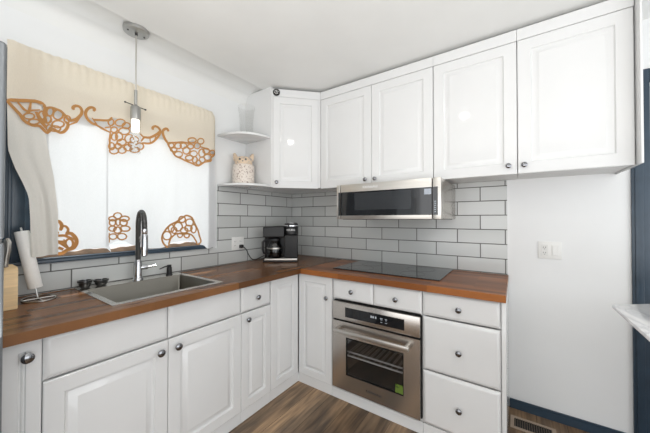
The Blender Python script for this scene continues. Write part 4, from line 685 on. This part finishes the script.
B3 = [(0,0.007,[(-1.37,1.106),(-1.381,1.119),(-1.393,1.131),(-1.401,1.144),(-1.406,1.157),(-1.409,1.171),(-1.408,1.185),(-1.403,1.201),(-1.394,1.217),(-1.384,1.232),(-1.374,1.245),(-1.363,1.256),(-1.35,1.267),(-1.333,1.276),(-1.313,1.285),(-1.294,1.295),(-1.277,1.305),(-1.262,1.315),(-1.25,1.324),(-1.242,1.33),(-1.238,1.333),(-1.231,1.334),(-1.22,1.331),(-1.208,1.326),(-1.196,1.317),(-1.188,1.304),(-1.18,1.287),(-1.173,1.271),(-1.164,1.256),(-1.156,1.241),(-1.148,1.225),(-1.142,1.207),(-1.137,1.188),(-1.132,1.171),(-1.126,1.156),(-1.122,1.143),(-1.121,1.132),(-1.127,1.123),(-1.138,1.117),(-1.148,1.11)]),(0,0.0063,[(-1.363,1.12),(-1.36,1.136),(-1.356,1.153),(-1.35,1.168),(-1.338,1.182),(-1.323,1.194),(-1.308,1.201),(-1.292,1.202),(-1.274,1.199),(-1.257,1.196),(-1.239,1.196),(-1.22,1.197),(-1.204,1.193),(-1.19,1.182),(-1.178,1.165),(-1.168,1.15),(-1.161,1.138),(-1.157,1.126),(-1.152,1.115)]),(1,0.006,[(-1.239,1.304),(-1.243,1.292),(-1.252,1.284),(-1.265,1.281),(-1.277,1.284),(-1.286,1.292),(-1.29,1.304),(-1.286,1.315),(-1.277,1.324),(-1.265,1.327),(-1.252,1.324),(-1.243,1.316)]),(1,0.0052,[(-1.185,1.281),(-1.189,1.268),(-1.199,1.258),(-1.212,1.255),(-1.225,1.258),(-1.234,1.268),(-1.238,1.282),(-1.234,1.295),(-1.225,1.305),(-1.212,1.308),(-1.199,1.305),(-1.189,1.295)]),(1,0.006,[(-1.194,1.239),(-1.197,1.227),(-1.207,1.219),(-1.219,1.217),(-1.232,1.22),(-1.241,1.229),(-1.244,1.24),(-1.241,1.251),(-1.232,1.259),(-1.219,1.261),(-1.207,1.258),(-1.197,1.25)]),(1,0.006,[(-1.26,1.251),(-1.265,1.235),(-1.277,1.223),(-1.294,1.22),(-1.31,1.224),(-1.322,1.236),(-1.326,1.252),(-1.322,1.268),(-1.31,1.279),(-1.294,1.283),(-1.277,1.279),(-1.265,1.267)]),(1,0.0053,[(-1.327,1.241),(-1.33,1.228),(-1.337,1.218),(-1.346,1.215),(-1.356,1.219),(-1.363,1.229),(-1.366,1.242),(-1.363,1.256),(-1.356,1.265),(-1.347,1.269),(-1.337,1.265),(-1.33,1.255)]),(1,0.0053,[(-1.346,1.189),(-1.35,1.174),(-1.36,1.164),(-1.375,1.161),(-1.389,1.166),(-1.399,1.177),(-1.403,1.192),(-1.399,1.206),(-1.389,1.216),(-1.375,1.22),(-1.361,1.215),(-1.35,1.204)]),(1,0.0052,[(-1.304,1.226),(-1.307,1.215),(-1.315,1.207),(-1.325,1.204),(-1.336,1.208),(-1.344,1.216),(-1.346,1.228),(-1.344,1.239),(-1.336,1.247),(-1.326,1.25),(-1.315,1.247),(-1.307,1.238)]),(1,0.0053,[(-1.222,1.223),(-1.226,1.213),(-1.236,1.206),(-1.249,1.204),(-1.263,1.207),(-1.273,1.215),(-1.276,1.225),(-1.273,1.234),(-1.263,1.241),(-1.25,1.244),(-1.236,1.241),(-1.226,1.233)]),(1,0.0053,[(-1.26,1.187),(-1.262,1.179),(-1.269,1.174),(-1.279,1.172),(-1.288,1.175),(-1.295,1.181),(-1.298,1.189),(-1.295,1.197),(-1.288,1.202),(-1.279,1.204),(-1.269,1.201),(-1.262,1.195)]),(1,0.006,[(-1.213,1.185),(-1.215,1.175),(-1.222,1.169),(-1.23,1.167),(-1.239,1.17),(-1.245,1.177),(-1.248,1.186),(-1.246,1.195),(-1.239,1.202),(-1.231,1.204),(-1.222,1.201),(-1.215,1.194)]),(1,0.006,[(-1.161,1.233),(-1.164,1.217),(-1.172,1.206),(-1.183,1.202),(-1.193,1.207),(-1.201,1.218),(-1.204,1.234),(-1.201,1.25),(-1.193,1.261),(-1.183,1.265),(-1.172,1.261),(-1.164,1.249)])]
V = [(-2.124,1.871),(-2.083,1.883),(-2.032,1.899),(-2.004,1.899),(-1.996,1.873),(-1.971,1.882),(-1.94,1.876),(-1.917,1.852),(-1.884,1.851),(-1.859,1.886),(-1.848,1.903),(-1.834,1.888),(-1.807,1.868),(-1.771,1.876),(-1.728,1.892),(-1.708,1.91),(-1.668,1.91),(-1.626,1.897),(-1.581,1.859),(-1.547,1.833),(-1.5,1.844),(-1.457,1.885),(-1.435,1.904),(-1.418,1.868),(-1.392,1.833),(-1.338,1.845),(-1.266,1.865),(-1.213,1.896),(-1.158,1.863),(-1.091,1.855)]
P1L = [(-2.124,1.889),(-2.12,1.634),(-2.099,1.552),(-2.072,1.478),(-2.053,1.416),(-2.049,1.328),(-2.044,1.121)]
P1R = [(-2.014,1.93),(-1.991,1.712),(-1.963,1.521),(-1.947,1.339),(-1.945,1.123)]
P2L = [(-1.998,1.917),(-1.974,1.665),(-1.949,1.408),(-1.943,1.124)]
P2R = [(-1.733,1.941),(-1.722,1.718),(-1.717,1.166),(-1.699,1.099)]
P2B = [(-1.943,1.127),(-1.892,1.13),(-1.829,1.138),(-1.761,1.137),(-1.723,1.137),(-1.699,1.099)]
P3B = [(-1.725,1.148),(-1.7,1.158),(-1.67,1.174),(-1.622,1.165),(-1.589,1.144),(-1.544,1.128),(-1.491,1.11),(-1.415,1.107),(-1.375,1.114),(-1.348,1.14),(-1.306,1.144),(-1.218,1.145),(-1.163,1.127),(-1.114,1.104),(-1.054,1.103),(-0.996,1.111)]
# ------------------------------------------------------------------ fridge (only its front edge shows)
t = thing('refrigerator', 'tall grey refrigerator at the left edge, beside the narrow cabinet', 'refrigerator', (0.42, -2.58, 0))
MB().box(0.03, 0.722, -2.96, -2.201, 0.02, 1.845, 0.006).build('case', M['fridge'], t)
for z0, z1, hz in ((0.06, 1.235, (0.75, 1.18)), (1.243, 1.842, (1.29, 1.62))):
    d = MB().box(0.724, 0.798, -2.958, -2.2015, z0, z1, 0.010, 3).build('door', M['fridge'], t)
    mb = MB(); mb.tube([(0.835, -2.90, hz[0]), (0.835, -2.90, hz[1])], 0.011, 12)
    for z in hz: mb.tube([(0.797, -2.90, z), (0.835, -2.90, z)], 0.009, 10)
    mb.build('handle', M['steelh'], d)
mb = MB(); mb.box(0.05, 0.70, -2.94, -2.22, 0.0, 0.0198); mb.build('plinth', M['black'], t)

# ------------------------------------------------------------------ marble table
t = thing('dining_table', 'white marble-topped counter-height table with clipped corners, at the right edge', 'table', (2.95, -1.05, 0))
c = [(2.440, -0.478), (2.597, -0.348), (3.30, -0.348), (3.46, -0.478), (3.46, -1.56), (3.30, -1.69), (2.60, -1.69), (2.440, -1.56)]
MB().prism(c, 0.884, 0.900, 0.003, 2).build('table_top', M['marble'], t)
mb = MB(); mb.box(2.70, 3.22, -1.50, -0.62, 0.80, 0.8835); mb.build('apron', M['blue'], t)
for x in (2.74, 3.18):
    for y in (-1.46, -0.66): MB().prism([(x - .03, y - .03), (x + .03, y - .03), (x + .03, y + .03), (x - .03, y + .03)], 0.0, 0.7995, 0.004).build('leg', M['blue'], t)

# ------------------------------------------------------------------ floor register
t = thing('floor_register', 'brown metal floor register with dark slots, beside the drawer cabinet under the bare wall', 'vent', (2.15, -0.16, 0))
mb = MB(); x0, x1, y0, y1 = 2.030, 2.262, -0.235, -0.108
for b in ((x0, x1, y0, y0 + .018), (x0, x1, y1 - .018, y1), (x0, x0 + .02, y0 + .018, y1 - .018), (x1 - .02, x1, y0 + .018, y1 - .018)): mb.box(b[0], b[1], b[2], b[3], 0.0005, 0.006)
mb.build('frame', M['sand'], t)
mb = MB(); mb.box(x0 + .02, x1 - .02, y0 + .018, y1 - .018, 0.0003, 0.0015); mb.build('duct', M['dark'], t)
for k in range(16):
    x = x0 + .027 + k * 0.0121; MB().box(x - 0.0022, x + 0.0022, y0 + .018, y1 - .018, 0.0016, 0.0055).build('louvre', M['bronze'], t)

# ------------------------------------------------------------------ pendant lamp
PX, PY = 0.178, -1.622
t = thing('pendant_lamp', 'brushed steel pendant lamp with clear glass tube hanging before the curtains', 'pendant lamp', (PX, PY, CEIL))
stm = plain('brushed_pendant_metal', (0.40, 0.40, 0.39), 0.3, 0.9, noise=0.03)
cn = MB().lathe([(0.0, -0.024), (0.058, -0.024), (0.066, -0.020), (0.068, -0.012), (0.068, 0.0005), (0, 0.0005)], (PX, PY, CEIL), seg=40).build('canopy', stm, t)
mb = MB()
for a in (0.8, 0.8 + PI): mb.lathe([(0.005, 0), (0.0045, -0.004), (0, -0.005)], (PX + 0.045 * math.cos(a + .8), PY + 0.045 * math.sin(a + .8), CEIL - 0.024), seg=12)
mb.lathe([(0.008, 0), (0.008, -0.012), (0.0, -0.014)], (PX, PY, CEIL - 0.024), seg=14)
mb.build('canopy_screws', M['gun'], cn)
MB().tube([(PX, PY, CEIL - 0.03), (PX, PY, 2.08)], 0.0042, 10).build('rod', M['steelh'], t)
MB().tube([(PX, PY, 2.085), (PX, PY, 1.99)], 0.0085, 12).build('stem', stm, t)
MB().lathe([(0.006, 1.998), (0.024, 1.985), (0.027, 1.978), (0.027, 1.906), (0.0, 1.906)], (PX, PY, 0), seg=28).build('socket', stm, t)
bd = Vector((-0.25, 0.97, 0)).normalized()
mb = MB(); p0 = Vector((PX, PY, 1.990)); mb.tube([p0 - bd * 0.062, p0 + bd * 0.062], 0.0028, 8)
for s_ in (-1, 1): mb.lathe([(0.0, -0.005), (0.005, -0.003), (0.005, 0.003), (0, 0.005)], p0 + bd * 0.062 * s_, bd, 12)
mb.build('cross_bar', M['gun'], t)
MB().lathe([(0.0265, 1.905), (0.0275, 1.90), (0.0275, 1.705), (0.0255, 1.703), (0.0255, 1.90), (0.0265, 1.905)], (PX, PY, 0), seg=32, cap=False).build('glass_tube', M['glass'], t)
MB().lathe([(0.0, 1.905), (0.021, 1.905), (0.021, 1.838), (0.017, 1.832), (0.0, 1.832)], (PX, PY, 0), seg=24).build('frosted_bulb', emit_mat('bulb_glow', (1.0, 0.95, 0.85), 1.2), t)
mb = MB()
for k in range(11):
    a = k * 2.4; r_ = 0.012 if k % 3 else 0.004; q = 0.0055 + 0.003 * ((k * 7) % 5) / 5
    mb.lathe([(0, -q)] + [(q * math.cos(h), q * math.sin(h)) for h in (-0.9, -0.3, 0.3, 0.9)] + [(0, q)], (PX + r_ * math.cos(a), PY + r_ * math.sin(a), 1.722 + k * 0.0078), seg=12)
mb.build('glass_bubbles', M['frost'], t)

# ------------------------------------------------------------------ ceiling lamp above the middle of the kitchen
t = thing('ceiling_lamp', 'small round flush ceiling lamp in the middle of the kitchen, seen only as reflections', 'ceiling lamp', (1.60, -1.62, CEIL))
MB().lathe([(0.0, 0.0), (0.075, 0.0), (0.075, -0.02), (0.062, -0.028), (0, -0.028)], (1.60, -1.62, CEIL), seg=36).build('base', stm, t)
MB().lathe([(0.055, -0.0285), (0.053, -0.045), (0.040, -0.060), (0.018, -0.067), (0, -0.068)], (1.60, -1.62, CEIL), seg=32, cap=False).build('dome', M['dome'], t)

# ------------------------------------------------------------------ things on the end shelves
ZV = 2.0218; vx, vy = 0.150, -0.765
t = thing('glass_vase', 'clear flared glass vase on the upper rounded shelf', 'vase', (vx, vy, ZV))
prof = [(0.0, 0.0), (0.055, 0.0), (0.057, 0.01), (0.061, 0.14), (0.066, 0.20), (0.074, 0.235), (0.075, 0.258), (0.072, 0.258), (0.0705, 0.235), (0.062, 0.20), (0.057, 0.14), (0.053, 0.016), (0.0, 0.014)]
MB().lathe(prof, (vx, vy, ZV), seg=10).build('glass', M['glass'], t)
ZJ = 1.6032; jx, jy = 0.118, -0.768
t = thing('cookie_jar', 'cream speckled ceramic jar with an animal-eared lid on the lower rounded shelf', 'jar', (jx, jy, ZJ))
MB().lathe([(0.0, 0), (0.085, 0), (0.091, 0.006), (0.092, 0.03), (0.092, 0.158), (0.088, 0.170), (0.076, 0.174), (0.0, 0.174)], (jx, jy, ZJ), seg=36).build('body', M['jar'], t)
mb = MB(); mb.lathe([(0.072, 0.175), (0.074, 0.185), (0.074, 0.222), (0.068, 0.236), (0.03, 0.240), (0, 0.240)], (jx, jy, ZJ), seg=32); ld = mb.build('lid', M['jarlid'], t)
ed = Vector((0.70, 0.714, 0))
for s_ in (-1, 1):
    e = Vector((jx, jy, ZJ + 0.215)) + ed * 0.060 * s_
    MB().lathe([(0.022, 0), (0.021, 0.02), (0.017, 0.045), (0.009, 0.062), (0, 0.066)], e, ed * 0.30 * s_ + Vector((0, 0, 1)), 14).build('ear', M['jarlid'], ld)
fd = Vector((0.714, -0.70, 0)); mb = MB()
for s_ in (-1, 1): mb.lathe([(0.009, 0), (0.007, 0.004), (0, 0.005)], Vector((jx, jy, ZJ + 0.212)) + fd * 0.073 + ed * 0.024 * s_, fd, 12)
mb.lathe([(0.006, 0), (0.004, 0.006), (0, 0.007)], Vector((jx, jy, ZJ + 0.197)) + fd * 0.0735, fd, 10)
mb.build('face_marks', M['gun'], ld)

# ------------------------------------------------------------------ curtains
def pw(P, t_, i=0, j=1):
    """piecewise-linear: value of coordinate j where coordinate i is t_"""
    Q = sorted(P, key=lambda q: q[i])
    if t_ <= Q[0][i]: return Q[0][j]
    for a, b in zip(Q, Q[1:]):
        if t_ <= b[i]: return a[j] + (b[j] - a[j]) * (t_ - a[i]) / max(1e-9, b[i] - a[i])
    return Q[-1][j]
ROD = 2.142
t = thing('curtain_rod', 'thin pale curtain rod over the window', 'curtain rod', (0.03, -1.57, ROD))
MB().tube([(0.002, -2.135, ROD), (0.035, -2.135, ROD), (0.046, -2.128, ROD), (0.046, -1.035, ROD), (0.035, -1.000, ROD - 0.01), (0.002, -0.992, ROD - 0.02)], 0.006, 10).build('rod', M['wire'], t)
def ribbon(mb, closed, w, pts, xf, th=0.0014):
    """a flat embroidered strip of half-width w that follows pts in the curtain's surface"""
    n = len(pts); L = []; w *= 0.86
    for i, (y, z) in enumerate(pts):
        if closed: a, c = pts[i - 1], pts[(i + 1) % n]
        else: a, c = pts[max(i - 1, 0)], pts[min(i + 1, n - 1)]
        ty, tz = c[0] - a[0], c[1] - a[1]; l = math.hypot(ty, tz) or 1; ny, nz = -tz / l, ty / l
        k = w if closed or 0 < i < n - 1 else w * 0.55
        L.append(((y - ny * k, z - nz * k), (y + ny * k, z + nz * k)))
    b = bmesh.new()
    V = [[b.verts.new((xf(p[0]) + dx, p[0], p[1])) for p, dx in ((l, 0), (r, 0), (r, th), (l, th))] for l, r in L]
    for A, B in list(zip(V, V[1:])) + ([(V[-1], V[0])] if closed else []):
        for k in range(4): b.faces.new((A[k], A[(k + 1) % 4], B[(k + 1) % 4], B[k]))
    if not closed: b.faces.new(V[0]); b.faces.new(V[-1])
    bmesh.ops.recalc_face_normals(b, faces=b.faces[:]); mb.add(b)
def trim(name, keys, xf, parent):
    for key in keys:
        mb = MB()
        for closed, w, pts in key: ribbon(mb, closed, w, pts, xf)
        mb.build(name, M['rust'], parent)
def cloth(name, material, parent, yl, yr, zt, zb, x, nu, nv):
    P = []
    for j in range(nv + 1):
        v = j / nv; row = []
        for i in range(nu + 1):
            u = i / nu
            yb = yl(zb(yr(1.12) * u + yl(1.12) * (1 - u))) * (1 - u) + yr(1.12) * u
            z1 = zb(yb); z = zt + (z1 - zt) * v
            y = yl(z) * (1 - u) + yr(z) * u
            row.append((x(y, z, u), y, z))
        P.append(row)
    o = MB().grid(P).build(name, material, parent); md = o.modifiers.new('thick', 'SOLIDIFY'); md.thickness = 0.0008; md.offset = 0
    return o
GC = 'white linen curtain panels'
# right panel
t = thing('window_curtain', 'white linen curtain panel at the right behind the faucet, with two cutwork motifs', 'curtain', (0.06, -1.36, ROD), GC)
x3 = lambda y: 0.050 + 0.0055 * math.sin(y * 21) + 0.004 * math.sin(y * 47 + 1)
cloth('cloth', M['white'], t, lambda z: -1.728, lambda z: -1.000 + 0.012 * (2.1 - z), 2.00, lambda y: pw(P3B, y) - 0.030 * max(0.0, min(1.0, (y + 1.10) / 0.03)), lambda y, z, u: x3(y), 70, 24)
trim('cutwork_motif', (B2, B3), lambda y: x3(y) + 0.0012, t)
# middle panel
t = thing('window_curtain', 'white linen curtain panel in the middle, with one motif at its lower left', 'curtain', (0.07, -1.83, ROD), GC)
x2 = lambda y: 0.0655 + 0.0035 * math.sin(y * 24 + 2) + 0.002 * math.sin(y * 61)
cloth('cloth', M['white'], t, lambda z: pw(P2L, z, 1, 0) - 0.03, lambda z: pw(P2R, z, 1, 0), 2.00, lambda y: pw(P2B, y), lambda y, z, u: x2(y), 40, 24)
trim('cutwork_motif', (B1,), lambda y: x2(y) + 0.0012, t)
# left panel, pulled in at the foot; its shade is put into the cloth colour
t = thing('window_curtain', 'plain linen curtain panel with shade painted grey-beige at the far left, drawn in above the paper towels', 'curtain', (0.08, -2.03, ROD), GC)
def x1(y, z, u):
    k = max(0.0, min(1.0, (1.9 - z) / 0.6)); return 0.086 + k * (0.030 + 0.007 * math.sin(u * 9 + 0.6) + 0.004 * math.sin(u * 17 + z * 6))
cloth('cloth', M['linen'], t, lambda z: pw(P1L, z, 1, 0), lambda z: pw(P1R, z, 1, 0), 2.136, lambda y: 1.121 + 0.004 * math.sin(y * 60), x1, 30, 36)
# valance over all three
t = thing('valance', 'cream linen valance with a scalloped rust cutwork edge across the window top', 'valance', (0.09, -1.55, ROD), None)
def vx_(y, z):
    if y < -1.05: x = 0.098
    else:
        k = (y + 1.05) / 0.065; x = 0.098 - 0.085 * k * k
    g_ = max(0.0, min(1.0, (z - 2.05) / 0.1))
    return x + 0.003 * math.sin(y * 26) + g_ * 0.003 * math.sin(y * 170) - max(0, z - 2.13) * 0.5
VB = V + [(-1.05, 1.842), (-1.015, 1.842), (-0.985, 1.850)]
ys = [-2.126 + (2.126 - 0.985) * k / 150 for k in range(151)]
P = []
for j in range(25):
    v = j / 24; row = []
    for y in ys:
        zt = 2.162 + 0.0025 * math.sin(y * 190) + 0.002 * math.sin(y * 71)
        if y > -1.045: zt -= (y + 1.045) / 0.06 * 0.16
        z = zt + (pw(VB, y) - zt) * v; row.append((vx_(y, z), y, z))
    P.append(row)
o = MB().grid(P).build('cloth', M['cream'], t); md = o.modifiers.new('thick', 'SOLIDIFY'); md.thickness = 0.0008; md.offset = 0
trim('cutwork_motif', (M1, M2, M3), lambda y: vx_(y, 1.85) + 0.0012, t)
